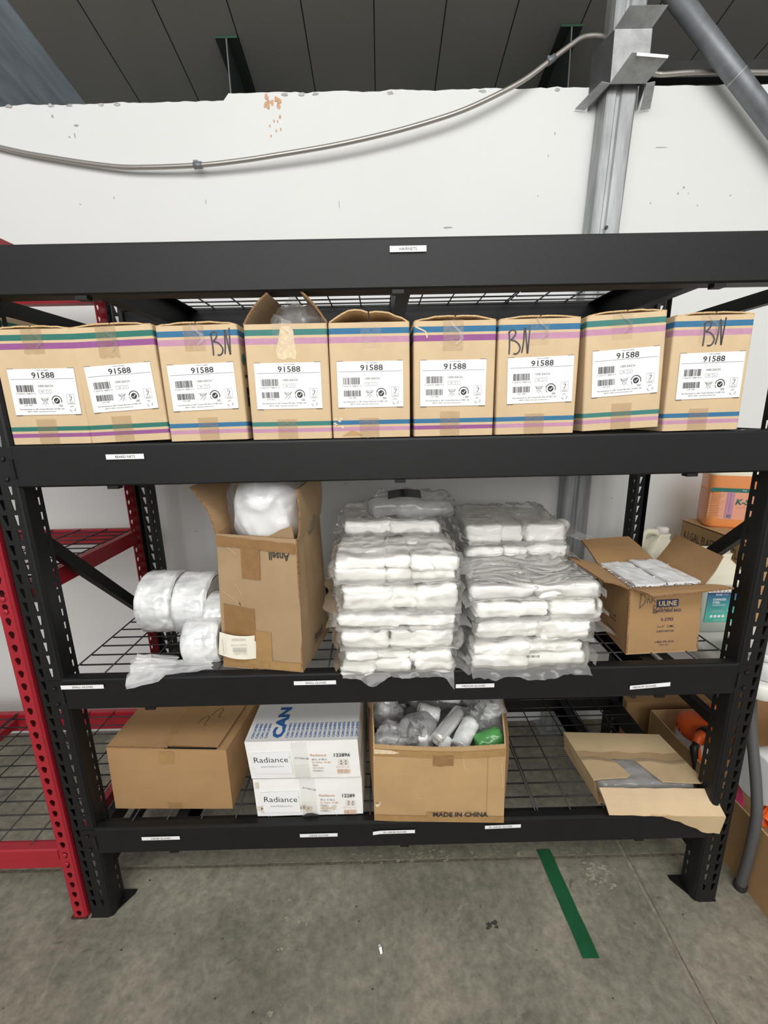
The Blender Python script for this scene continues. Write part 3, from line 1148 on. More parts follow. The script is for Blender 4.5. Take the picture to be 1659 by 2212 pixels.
rr = thing('red_storage_rack', 'red steel storage rack with black wire mesh shelves at the left edge', 'shelving rack', (0, 0, 0))
RX1, RX0, RD = -0.990, -2.30, 0.63
for x, sx in ((RX1, -1), (RX0, 1)):
    red_post(rr, x, 0.0, sx, 1)
    red_post(rr, x + (.009 if sx < 0 else 0), RD, sx, -1, k_=.62)
for zt, h in ((1.965, .06), (1.532, .05), (1.094, .056), (.272, .072)):
    for y, sy, nm in ((0.0, 1, 'front_beam'), (RD, -1, 'back_beam')):
        mb = MB()
        prof = [(.004, -h), (.004, -h * .55), (.000, -h * .5), (.000, -.004), (.004, 0), (.026, 0), (.026, -.010), (.040, -.010), (.040, -h)]
        mb.loft([[Vector((x, y + sy * a, zt + b)) for a, b in prof] for x in (RX0 + .042, RX1 - .042)], 'red', smooth=False)
        if sy > 0:
            for dz in (.018, .052):
                mb.lathe([(.0075, 0), (.007, .002), (.003, .003), (.0001, .003)], 'red', 12, on_front(RX1 - .021, y - .002, zt - dz))
        mb.build(nm, rr)
    for x in (RX1 - .012, RX0 + .012):
        mb = MB(); mb.box((x - .012, .06, zt - h * .9), (x + .012, RD - .06, zt), 'red')
        mb.build('side_beam', rr)
    mesh_deck(rr, RX0 + .03, RX1 - .028, .02, RD - .02, zt - .004, [-1.65])
    for xs_ in (-1.65,):
        mb = MB(); mb.box((xs_ - .012, .03, zt - .045), (xs_ + .012, RD - .03, zt - .012), 'red'); mb.build('deck_support', rr)
# ================================================================== striped cartons on the second tier
M['tape_clear'] = film('clear_packing_tape', (196, 164, 120), 0.16, 0.2, bscale=60, bump=0.25, gloss=0.2, trans=0.1)
M['tape_pale'] = film('clear_packing_tape_pale', (230, 222, 206), 0.07, 0.15, bscale=40, bump=0.3, gloss=0.12)


def barcode(mb, X, x0, x1, y0, y1, seed, m='ink', n=34):
    r = random.Random(seed)
    x = x0
    u = (x1 - x0) / (n * 1.9)
    while x < x1 - u:
        w = u * r.choice((1, 1, 2, 3)) * .8
        mb.rect(x, y0, min(x + w, x1), y1, m, X)
        x += w + u * r.choice((.8, .8, 1.4, 2.2))


def ringarc(mb, X, cx, cy, r0, r1, a0, a1, m, n=20):
    P = [(cx + r * math.cos(a0 + (a1 - a0) * k / n), cy + r * math.sin(a0 + (a1 - a0) * k / n), 0) for r in (r0, r1) for k in range(n + 1)]
    mb.add(P, [(k, k + 1, n + 2 + k, n + 1 + k) for k in range(n)], m, False, X)


def frame_rect(mb, X, x0, y0, x1, y1, t, m):
    mb.rect(x0, y0, x1, y0 + t, m, X); mb.rect(x0, y1 - t, x1, y1, m, X)
    mb.rect(x0, y0, x0 + t, y1, m, X); mb.rect(x1 - t, y0, x1, y1, m, X)


def item_label(parent, X, lot, seed):
    """the white shipping label, 0.150 x 0.101"""
    w, h = .150, .101
    mb = MB()
    P = X @ T(0, 0, .0006)
    mb.slab([[(0, 0, 0), (w, 0, 0)], [(0, h, 0), (w, h, 0)]], .0004, 'white_lbl', X=X @ T(0, 0, .0005))
    P = X @ T(0, 0, .0009)
    U, V = lambda u: u * w, lambda v: v * h
    tx = lambda s, u, v, hh, ww=None, m='ink', **k: mb.text(s, P, m, h=hh * h, w=ww * w if ww else None, x=U(u), y=V(v), **k)
    tx('ITEM NUMBER', .526, .952, .026, .18, 'ink2')
    tx('91588', .524, .800, .125, .340, bold=.012)
    mb.rect(U(.03), V(.777), U(.985), V(.785), 'ink2', P)
    barcode(mb, P, U(.088), U(.345), V(.505), V(.655), seed)
    tx('7 65573 78873 0', .215, .452, .034, .29, 'ink2')
    tx('1000 EACH', .532, .606, .046, .22)
    frame_rect(mb, P, U(.419), V(.470), U(.605), V(.545), .0005, 'ink2')
    mb.rect(U(.533), V(.470), U(.5365), V(.545), 'ink2', P)
    tx('ISO', .474, .494, .028); tx('6', .568, .494, .028)
    barcode(mb, P, U(.088), U(.350), V(.243), V(.375), seed + 5, n=40)
    tx('LOT ' + lot, .22, .197, .030, .115)
    # struck-out latex triangle
    for a, b in (((.432, .362), (.540, .362)), ((.432, .362), (.486, .212)), ((.540, .362), (.486, .212)), ((.430, .225), (.545, .372)), ((.426, .372), (.536, .225))):
        mb.stroke([(U(a[0]), V(a[1])), (U(b[0]), V(b[1]))], .0006, 'ink2', P)
    tx('Latex', .486, .318, .032, .078)
    # round certificate mark
    cx, cy = U(.664), V(.302)
    ringarc(mb, P, cx, cy, 0, .0066, 0, 2 * PI, 'ink', 28)
    ringarc(mb, P, cx, cy, .0100, .0118, -.35, PI * .95, 'ink')
    ringarc(mb, P, cx, cy, .0100, .0116, PI * 1.02, PI * 1.25, 'ink2', 6)
    Q = P @ T(0, 0, .0003)
    mb.stroke([(cx - .0034, cy), (cx - .0008, cy - .0028), (cx + .0036, cy + .0030)], .0016, 'white_lbl', Q)
    tx('SGS', .712, .185, .032, .055, bold=.01)
    mb.rect(U(.684), V(.172), U(.740), V(.178), 'ink2', P)
    # crowned tick box
    frame_rect(mb, P, U(.820), V(.225), U(.935), V(.440), .00045, 'ink2')
    cx = U(.8775)
    mb.stroke([(cx - .0030, V(.318)), (cx - .0006, V(.300)), (cx + .0032, V(.385))], .0013, 'ink', P)
    ringarc(mb, P, cx, V(.402), .0018, .0025, 0, PI * 2, 'ink2', 12)
    mb.rect(cx - .0026, V(.378), cx + .0026, V(.386), 'ink2', P)
    tx('UKAS', .8775, .268, .018, .075, 'ink2')
    mb.rect(U(.836), V(.248), U(.920), V(.254), 'ink3', P); mb.rect(U(.842), V(.236), U(.914), V(.242), 'ink3', P)
    # three chasing arrows
    cx, cy = U(.880), V(.115)
    for k in range(3):
        a = PI / 2 + k * 2 * PI / 3
        p = [(cx + .0062 * math.cos(a + d), cy + .0062 * math.sin(a + d)) for d in (-.45, .05, .55)]
        mb.stroke(p, .0022, 'ink3', P)
        q = (cx + .0062 * math.cos(a + .95), cy + .0062 * math.sin(a + .95))
        mb.flat([(p[2][0] + .0022 * math.cos(a), p[2][1] + .0022 * math.sin(a)), q, (p[2][0] - .0022 * math.cos(a), p[2][1] - .0022 * math.sin(a))], 'ink3', P)
    tx('Tians International, Inc. 600 S. Kraemer Blvd. Brea, CA 92821 USA', .415, .106, .036, .68)
    tx('800-911-8426  www.epic-products.com', .405, .052, .034, .43)
    # black staple ends at the pouch corners
    for u, v in ((0, .995), (.905, .995), (0, -.012), (.90, -.012)):
        mb.rect(U(u), V(v), U(u) + .0145, V(v) + .0016, 'ink', X @ T(0, 0, .0004))
    return mb.build('printed_label', parent)


def bn_mark(mb, X, s, m='marker', w=.0036):
    """handwritten BN; s maps a 0..1 box to metres"""
    B1 = [(.02, .93), (.05, .60), (.06, .30), (.05, 0)]
    B2 = [(0, .86), (.10, .97), (.24, .98), (.31, .88), (.26, .74), (.15, .62), (.13, .58), (.30, .54), (.46, .40), (.52, .24), (.46, .08), (.34, .01), (.24, .03)]
    N = [(.60, .05), (.66, .45), (.68, .98), (.72, 1.0), (.78, .55), (.84, .10), (.86, .08), (.89, .60), (.92, 1.14)]
    for p in (B1, B2, N):
        q = []
        P = [Vector((a * s[0], b * s[1])) for a, b in p]
        for i in range(len(P) - 1):
            p0, p1, p2, p3 = P[max(i - 1, 0)], P[i], P[i + 1], P[min(i + 2, len(P) - 1)]
            for j in range(5):
                t = j / 5
                q.append(0.5 * ((2 * p1) + (-p0 + p2) * t + (2 * p0 - 5 * p1 + 4 * p2 - p3) * t * t + (-p0 + 3 * p1 - 3 * p2 + p3) * t ** 3))
        q.append(P[-1])
        mb.stroke(q, w, m, X)


def striped_carton(loc, w, d, h, c1, c2, label, lot, seed, lab=(.0165, .069, 0.0), bn=None, rot=(0, 0, 0), top='shut', tapes=True, board='card', side=False, group='striped cartons in a row on the second tier'):
    t = thing('striped_carton', label, 'carton', loc, rot, group)
    rnd = random.Random(seed)
    k = h / .252
    zs = [0, .0155 * k, .0245 * k, .0300 * k, .0400 * k, .2095 * k, .2225 * k, .2280 * k, .2405 * k, h]
    ms = [board, c2, board, c1, board, c2, board, c1, board]
    rings = []
    for z in zs:
        b = .0035 * math.sin(PI * min(1, max(0, z / h)))
        r_ = rrect(w + b * .4, d, .005, z, 3, 0, d / 2)
        rings.append(r_)
    mb = MB()
    mb.loft(rings, ms, smooth=False, caps=(top != 'open'))
    if top == 'open':
        mb.loft([rrect(w - .008, d - .008, .004, z, 3, 0, d / 2) for z in (h, h - .12)], 'card_in', smooth=False, caps=False)
        mb.add([(-w / 2 + .004, .004, h - .12), (w / 2 - .004, .004, h - .12), (w / 2 - .004, d - .004, h - .12), (-w / 2 + .004, d - .004, h - .12)], [(0, 1, 2, 3)], 'card_in')
        a, b = rrect(w, d, .005, h, 3, 0, d / 2), rrect(w - .008, d - .008, .004, h, 3, 0, d / 2)
        mb.loft([a, b], 'fluted_lt', smooth=False, caps=False)
    F = on_front(0, -.0005, 0)
    if bn:
        x, z, sx, sz = bn
        bn_mark(mb, F @ T(x, z, 0), (sx, sz))
    if side:
        Rr = T(w / 2 + .0022, 0, 0) @ RZ(PI / 2) @ FRONT
        mb.rect(.022, .075, .060, .118, 'slotblk', Rr)
        mb.text('epic', Rr @ T(0, 0, .0003), 'white_lbl', h=.012, x=.041, y=.092)
        mb.lathe([(.012, 0), (.0118, .0003)], 'dteal', 14, Rr @ T(.020, .180, 0))
        mb.rect(.018, .140, .040, .146, 'marker', Rr); mb.rect(.018, .030, .050, .036, 'ink', Rr)
    # torn patches and creases
    if top == 'open':
        p = [(-.012, .004), (.010, .006), (.016, -.006), (.017, -.03), (.020, -.052), (.016, -.066), (.004, -.062), (-.008, -.066), (-.022, -.063), (-.026, -.045), (-.020, -.030), (-.016, -.012)]
        mb.flat([(x + .002, y + h - .010) for x, y in p], 'torn', F)
    if seed == 5:
        for q in range(7):
            blotp = [(rnd.uniform(-.088, -.060) , rnd.uniform(.024, .050))][0]
            pts = [(blotp[0] + .006 * math.cos(a) * rnd.uniform(.4, 1), blotp[1] + .004 * math.sin(a) * rnd.uniform(.4, 1)) for a in (0, 1, 2, 3, 4, 5)]
            mb.flat(pts, 'torn', F)
        mb.flat([(-.07, .004), (-.045, .018), (-.03, .012), (-.02, .004)], 'card2', F)
    if seed == 6:
        mb.stroke([(-.088, h - .012), (-.074, h - .018), (-.066, h - .022), (-.062, h - .035)], .003, 'torn', F)
    mb.build('body', t)
    # closing flaps, a little sprung at the middle
    if top != 'open':
        bul = .022 if top == 'sprung' else (.006 if top == 'shut' else .010)
        for s in (-1, 1):
            g = []
            for j in range(5):
                y = d * j / 4
                row = []
                for i in range(7):
                    a = i / 6
                    x = s * (w / 2 - .002) * (1 - a) + s * .0015 * a
                    z = h + .0012 + bul * (math.sin(a * PI * .62) * (1 - .5 * j / 4)) + .0018 * noise.noise(Vector((x * 60, y * 9, seed + s)))
                    if top == 'sprung' and s < 0: z += .008 * a * (1 - a) * 3
                    row.append((x, y, z))
                g.append(row if s < 0 else row[::-1])
            mb = MB(); mb.slab(g, .003, board, 'fluted_lt')
            mb.build('flap', t)
    else:
        for s in (-1, 1):
            g = []
            ang = math.radians(50 if s < 0 else 52)
            L = .092 if s < 0 else .098
            for j in range(5):
                y = .004 + (d - .008) * j / 4
                row = []
                for i in range(5):
                    a = L * i / 4
                    ben = .006 * math.sin(PI * i / 4)
                    row.append((s * (w / 2 + .002) - s * (a * math.cos(ang) + ben * math.sin(ang) * -1), y, h + a * math.sin(ang) + ben * .5 + .002 * (j - 2) * i / 4))
                g.append(row if s < 0 else row[::-1])
            mb = MB(); mb.slab(g, .004, 'card_in', 'flute', board)
            mb.build('flap', t)
    if tapes:
        for z0, z1 in ((h - rnd.uniform(.050, .066), h + .001), (.0, rnd.uniform(.045, .06))):
            mb = MB()
            tw, cx = .046, rnd.uniform(-.012, .004)
            g = [[(cx - tw / 2 + tw * i / 5, z0 + (z1 - z0) * j / 3 + (.0015 * math.sin(i * 3.1 + seed) if j == 0 else 0), .0006 + .0004 * rnd.random()) for i in range(6)] for j in range(4)]
            mb.grid(g, 'tape_clear' if z0 < .1 or rnd.random() < .6 else 'tape_pale', True, F)
            if rnd.random() < .75 and z0 > .1:
                mb.grid([[(cx + .004 + a + .012 * math.sin(j * 1.2), z0 + .012 + (z1 - z0) * .8 * j / 4, .0014) for a in (0, .006 + .003 * math.sin(j))] for j in range(5)], 'film', True, F)
            mb.build('tape', t)
    if lab:
        item_label(t, T(lab[0] - w / 2, -.0012, lab[1]) @ FRONT @ RZ(lab[2]), lot, seed)
    return t


Z2 = 1.4606
CW = [  # x centre, front y, width, stripe colours, lot, label, extra
    (-.8130, .004, .182, 'dteal', 'plum', '1999', 'striped carton with item label, leftmost of the row and cut by the picture edge', dict(lab=(.022, .067, 0.0))),
    (-.6300, .004, .184, 'dteal', 'plum', '1999', 'striped carton with dark green and plum bands, second from the left end of the row', dict(lab=(.021, .068, .03), rot=(0, -.028, 0))),
    (-.4440, .002, .181, 'blue', 'mauve', '1999', 'striped carton with BN handwritten at its upper right, left of the open-topped carton', dict(lab=(.017, .068, .02), rot=(0, -.012, 0), bn=(.030, .187, .047, .050), side=True)),
    (-.2500, .002, .185, 'teal', 'mauve', '2013', 'open striped carton with raised flaps and clear bag inside, green and mauve bands', dict(lab=(.017, .069, 0), top='open')),
    (-.0640, .003, .181, 'blue', 'mauve', '1999', 'scuffed striped carton with sprung top flaps, directly right of the open carton', dict(lab=(.0155, .069, 0), top='sprung')),
    (.1280, .002, .185, 'blue', 'plum', '1999', 'striped carton with torn upper left corner, just right of centre in the row', dict(lab=(.0145, .068, 0), top='loose')),
    (.3190, .002, .184, 'blue', 'mauve', '1980', 'striped carton with BN handwritten at its upper left, beside the tilted green-banded carton', dict(lab=(.024, .069, .018), bn=(.022 - .092, .178, .052, .052), rot=(0, -.006, 0))),
    (.5200, .000, .177, 'teal', 'mauve', '2013', 'tilted striped carton with green bands, second from the right end of the row', dict(lab=(.017, .075, .02), rot=(0, -.042, -.02))),
    (.7110, .002, .181, 'blue', 'mauve', '1999', 'striped carton with BN handwritten at centre top, right end of the row', dict(lab=(.021, .071, .012), bn=(-.024, .187, .052, .052), rot=(0, -.010, .02))),
]
for i, (x, y, w, a, b, lot, lab, kw) in enumerate(CW):
    z = Z2 + (.0015 if i != 7 else .0055) + abs(kw.get('rot', (0, 0, 0))[1]) * w / 2
    striped_carton((x, y, z), w, .30, .252, a, b, lab, lot, i + 1, board='card', **kw)

# clear bag standing up out of the open carton
t = thing('plastic_bag', 'crumpled clear plastic bag poking out of the open striped carton', 'bag', (-.235, .115, Z2 + .238))
mb = MB()
mb.rbox((.060, .075, .058), .05, 260, 'film_hazy', disp=lambda p, n: n * (.020 * (folds(p, 14, 2) - .5) + .014 * fbm(p, 16, 1)) + Vector((0, 0, .02 * max(0, noise.noise(p * 22)))))
mb.build('bag', t)
mb = MB()
g = [[(-.030 + .055 * i / 9 + .006 * math.sin(j), -.035 + .012 * math.sin(i * 1.3 + j), .045 + .055 * j / 6 * (1 - abs(i - 3.6) / 7) + .008 * noise.noise(Vector((i * .9, j * .7, 3)))) for i in range(10)] for j in range(7)]
mb.grid(g, 'film_hazy'); mb.build('bag_neck', t)

# a further striped carton on the red rack
striped_carton((-1.152, .15, 1.540), .181, .30, .252, 'dteal', 'plum', 'striped carton on the red rack, mostly hidden behind the black rack post', '1999', 21, tapes=False, lab=None, group='striped cartons in a row on the second tier')
# ================================================================== third tier
Z3 = 0.8422 - .0010


def film_roll(loc, L, R, label, seed, rot=(0, 0, 0), hole=.034, grp='film rolls on the left of the third tier'):
    """axis along local x, origin under the centre"""
    t = thing('film_roll', label, 'roll', loc, rot, grp)
    n, m_ = 56, 14
    rings = []
    prof = [(-L / 2, R * .90), (-L / 2 + .004, R * .965)] + [(-L / 2 + .008 + (L - .016) * k / m_, R) for k in range(m_ + 1)] + [(L / 2 - .004, R * .965), (L / 2, R * .90)]
    for x, r in prof:
        ring = []
        for k in range(n):
            a = 2 * PI * k / n
            p = Vector((x, r * math.cos(a), r * math.sin(a)))
            d = .0030 * ridge((p.x * 2.2, p.y, p.z), 22, seed) + .0016 * fbm((p.x * 3, p.y, p.z), 50, seed)
            lowest = .0 if math.sin(a) > -.9 else -abs(d)
            ring.append(Vector((x, (r + d + lowest) * math.cos(a), R + .004 + (r + d + lowest) * math.sin(a))))
        rings.append(ring)
    mb = MB(); mb.loft(rings, 'roll', True, False); mb.build('wound_film', t)
    for s in (-1, 1):
        mb = MB()
        rs = []
        for rr_ in (R * .905, R * .75, R * .55, hole):
            rs.append([Vector((s * (L / 2 - .001 + .002 * math.sin(rr_ * 300)), rr_ * math.cos(2 * PI * k / n), R + .004 + rr_ * math.sin(2 * PI * k / n))) for k in range(n)])
        mb.loft(rs, 'rollend', True, False); mb.build('roll_end', t)
    mb = MB()
    mb.loft([[Vector((x, hole * math.cos(2 * PI * k / 24), R + .004 + hole * math.sin(2 * PI * k / 24))) for k in range(24)] for x in (-L / 2 + .001, L / 2 - .001)], 'core', True, False)
    mb.build('core', t)
    return t


film_roll((-.745, .268, Z3), .112, .096, 'silvery plastic film roll, leftmost and largest of the four rolls', 1)
film_roll((-.622, .248, Z3), .108, .097, 'silvery plastic film roll with small print, second from left of the rolls', 2, (0, 0, -.06))
film_roll((-.512, .165, Z3), .100, .080, 'silvery plastic film roll half hidden behind the tall brown carton', 3)
rf = film_roll((-.548, .078, Z3), .096, .060, 'small silvery film roll at the front with its loose tail hanging out', 4, (0, 0, .05))
mb = MB()
rows = []
for i in range(12):
    u = i / 11
    row = []
    for j in range(9):
        v = j / 8
        x = .03 - .195 * u - .018 * v * u + .004 * math.sin(j * 1.7)
        y = -.046 - .010 * u - (.012 + .030 * u) * v
        z = .008 + (.016 + .026 * u) * (1 - v) + .004 * abs(noise.noise(Vector((i * .6, j * .9, 4)))) * 2
        if y < -.080: z -= .05 * u * (v - .5)
        row.append((x, y + .004 * noise.noise(Vector((i * .5, j * .8, 0))), z))
    rows.append(row)
mb.grid(rows, 'film_milk')
rows2 = [[(x - .004, y + .012, z + .004) for x, y, z in r] for r in rows[5:]]
mb.grid(rows2, 'film_hazy')
mb.build('loose_tail', rf)

# small print marks on the second roll
# paper slip stuck on the front roll
t = thing('paper_slip', 'cream printed paper slip curling off the front film roll across the carton', 'paper', (-.43, .028, .882))
mb = MB()
g = []
for j in range(6):
    row = []
    for i in range(12):
        u, v = i / 11, j / 5
        x = -.058 + .104 * u - .010 * (1 - v)
        y = -.012 * math.sin(u * PI) + .010 * max(0, u - .75) + .012 * (1 - u) * .5
        z = .070 - .066 * (1 - v) + -.010 * u - .004 * (1 - v) * u
        row.append((x, y, z))
    g.append(row)
mb.slab(g, .0006, 'paper')
mb.build('slip', t)
mb = MB(); g2 = [[(.038 + .018 * u - .004 * (1 - v), .004 + .006 * u, .060 - .062 * (1 - v) - .004 * u) for u in (0, .5, 1)] for v in (0, .5, 1)]
mb.slab(g2, .0006, 'paper')
for k in range(3): mb.rect(.042, .010 + .017 * k, .051, .017 + .017 * k, 'ink2', on_front(0, .0005, 0))
mb.build('backing_slip', t)
mb = MB()
X = T(0, -.0135, 0) @ FRONT
def slipy(x): return .0
for s, x, y, h in (('A055004', -.002, .053, .007), ('PWD3 N 43A', -.004, .038, .005), ('LAT 14 DE 2', -.002, .012, .0045)):
    mb.text(s, X, 'ink3', h=h, x=x, y=y, mirror=True)
for k in range(14): mb.rect(-.020 + .0026 * k, .019, -.0188 + .0026 * k, .033, 'ink3', X)
for k in range(8): mb.rect(-.047, .014 + .0058 * k, -.044, .0175 + .0058 * k, 'ink3', X)
mb.build('faint_print', t)


# ---- tall open carton with a white bag
def wall_grid(p00, p10, p11, p01, nu=8, nv=8, bulge=0.0, nrm=(0, 0, 0), wob=0.0, seed=0):
    g = []
    for j in range(nv + 1):
        row = []
        for i in range(nu + 1):
            u, v = i / nu, j / nv
            p = (Vector(p00) * (1 - u) + Vector(p10) * u) * (1 - v) + (Vector(p01) * (1 - u) + Vector(p11) * u) * v
            p += Vector(nrm) * (bulge * math.sin(PI * u) * math.sin(PI * min(1, v * .9 + .1)) + wob * noise.noise(Vector((u * 4, v * 4, seed))))
            row.append(p)
        g.append(row)
    return g


def open_carton(t, B, Tp, m, mi='card_in', th=.004, bulge=(0, 0, 0, 0), edge='flute', name='body'):
    """B, Tp: 4 bottom / top corners (front-left, front-right, back-right, back-left) -> four walls and a bottom as one board shell"""
    mb = MB()
    for k in range(4):
        a, b = k, (k + 1) % 4
        d = (Vector(B[b]) - Vector(B[a]))
        nrm = Vector((d.y, -d.x, 0)).normalized()
        mb.slab(wall_grid(B[a], B[b], Tp[b], Tp[a], bulge=bulge[k], nrm=nrm, wob=.001, seed=k), th, m, edge, mi)
    mb.slab([[B[0], B[1]], [B[3], B[2]]], th, mi)
    return mb


t = thing('tall_carton', 'tall open brown carton with upside-down printed name, flaps up around a white bag', 'carton', (-.380, .03, Z3))
o = Vector((-.380, .03, Z3))
B = [Vector(p) - o for p in [(-.494, .048, Z3 + .001), (-.265, .006, Z3 + .001), (-.222, .236, Z3 + .001), (-.451, .278, Z3 + .001)]]
Tp = [Vector(p) - o for p in [(-.474, .052, 1.222), (-.257, .010, 1.214), (-.236, .260, 1.222), (-.445, .296, 1.226)]]
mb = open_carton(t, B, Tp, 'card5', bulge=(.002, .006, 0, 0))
# printed names: front upside down, right face sideways
FX = face([B[0], B[1], Tp[1], Tp[0]], .0028)
W_ = FX.w
up = FX @ T(.176, .340, 0) @ RZ(PI)
mb.text('Ansell', up, 'ink', h=.0215, w=.056, x=0, y=.002, bold=.015)
mb.stroke([(-.038, .0045 - .008), (-.015, -.0025), (.02, -.002), (.038, -.0035)], .0016, 'ink', up)
mb.text('www.ansell.com', up, 'ink', h=.0055, w=.050, x=.0, y=-.0135)
RXm = T(B[1].x + .004, B[1].y, 0) @ RZ(math.atan2(B[2].y - B[1].y, B[2].x - B[1].x)) @ FRONT @ T(0, 0, .0045)
RXt = RXm @ T(.115, .045, 0) @ RZ(0)
mb.text('Ansell', RXt, 'ink', h=.024, w=.070, bold=.015)
mb.stroke([(-.04, -.006), (0, -.003), (.04, -.006)], .002, 'ink', RXt)
mb.stroke([(.06, .36), (.055, .28), (.065, .20), (.058, .14)], .002, 'card3', RXm)
mb.stroke([(.005, .02), (.006, .15), (.004, .36)], .0015, 'card3', RXm)
# crease scratches and a small puncture on the front
for p in ([(.048, .245), (.062, .222), (.066, .214)], [(.012, .220), (.050, .196), (.066, .180)], [(.030, .345), (.055, .325)]):
    mb.stroke(p, .0007, 'torn', FX)
mb.flat([(.055, .196), (.060, .188), (.064, .180), (.058, .187)], 'slotblk', FX @ T(0, 0, .0004))
mb.build('body', t)


def ftape(x0, y0, x1, y1, m, k=0.0):
    mb = MB()
    n = 10
    g = [[(x0 + (x1 - x0) * i / n, (y0 if j == 0 else y1) + (k * i / n) + (.0012 * math.sin(i * 4.3 + j * 2)), .0012) for i in range(n + 1)] for j in (0, 1)]
    mb.grid(g, m, True, FX)
    mb.build('tape', t)


ftape(.000, .346, W_ - .006, .372, 'tape_dk', -.008)
ftape(.070, .262, .122, .352, 'tape_dk', -.003)
ftape(.012, .094, .100, .186, 'tape_dk', -.010)
ftape(.100, .010, .144, .114, 'tape')
ftape(.004, .004, W_ - .004, .028, 'tape')
# upright flaps left and right, torn front flap folded in
mb = MB()
a0, a1 = Tp[0] + Vector((0, 0, 0)), Tp[3]
g = []
for i in range(6):
    v = i / 5
    off = Vector((-.052 * v - .012 * math.sin(v * PI) * -1, 0, .125 * v))
    g.append([a0.lerp(a1, u) + off for u in (0, .33, .66, 1)])
mb.slab(g, .0045, 'card_in', 'flute', 'card5'); mb.build('flap', t)
mb = MB()
a0, a1 = Tp[1], Tp[2]
g = []
for i in range(6):
    v = i / 5
    off = Vector((.004 * v + .006 * math.sin(v * PI), 0, .125 * v))
    g.append([a1.lerp(a0, u) + off for u in (0, .33, .66, 1)])
mb.slab(g, .0045, 'card_in', 'flute', 'card5'); mb.build('flap', t)
mb = MB()
pl = [(.006, .0), (W_ - .012, 0), (W_ - .012, .040), (.180, .026), (.158, .012), (.140, .004), (.09, .003)]
mb.prism(pl, .004, 'card5', FX @ T(0, .372, -.014) @ RX(.25)); mb.build('torn_flap', t)

t = thing('white_bag', 'rounded white plastic bag stuffed into the top of the tall carton', 'bag', (-.352, .145, 1.19))
def bagd(p, n):
    c = .013 * (folds(p, 8, 4) - .4) + .006 * fbm(p, 9, 2)
    return n * c
mb = MB(); mb.rbox((.098, .092, .105), .085, 300, 'plastic_wt', T(0, 0, .070), bagd); mb.build('stuffing', t)
mb = MB(); mb.rbox((.110, .104, .118), .088, 240, 'film', T(0, 0, .074), lambda p, n: n * (.012 * (folds(p, 9, 8) - .4) + .003 * fbm(p, 20, 5))); mb.build('outer_film', t)


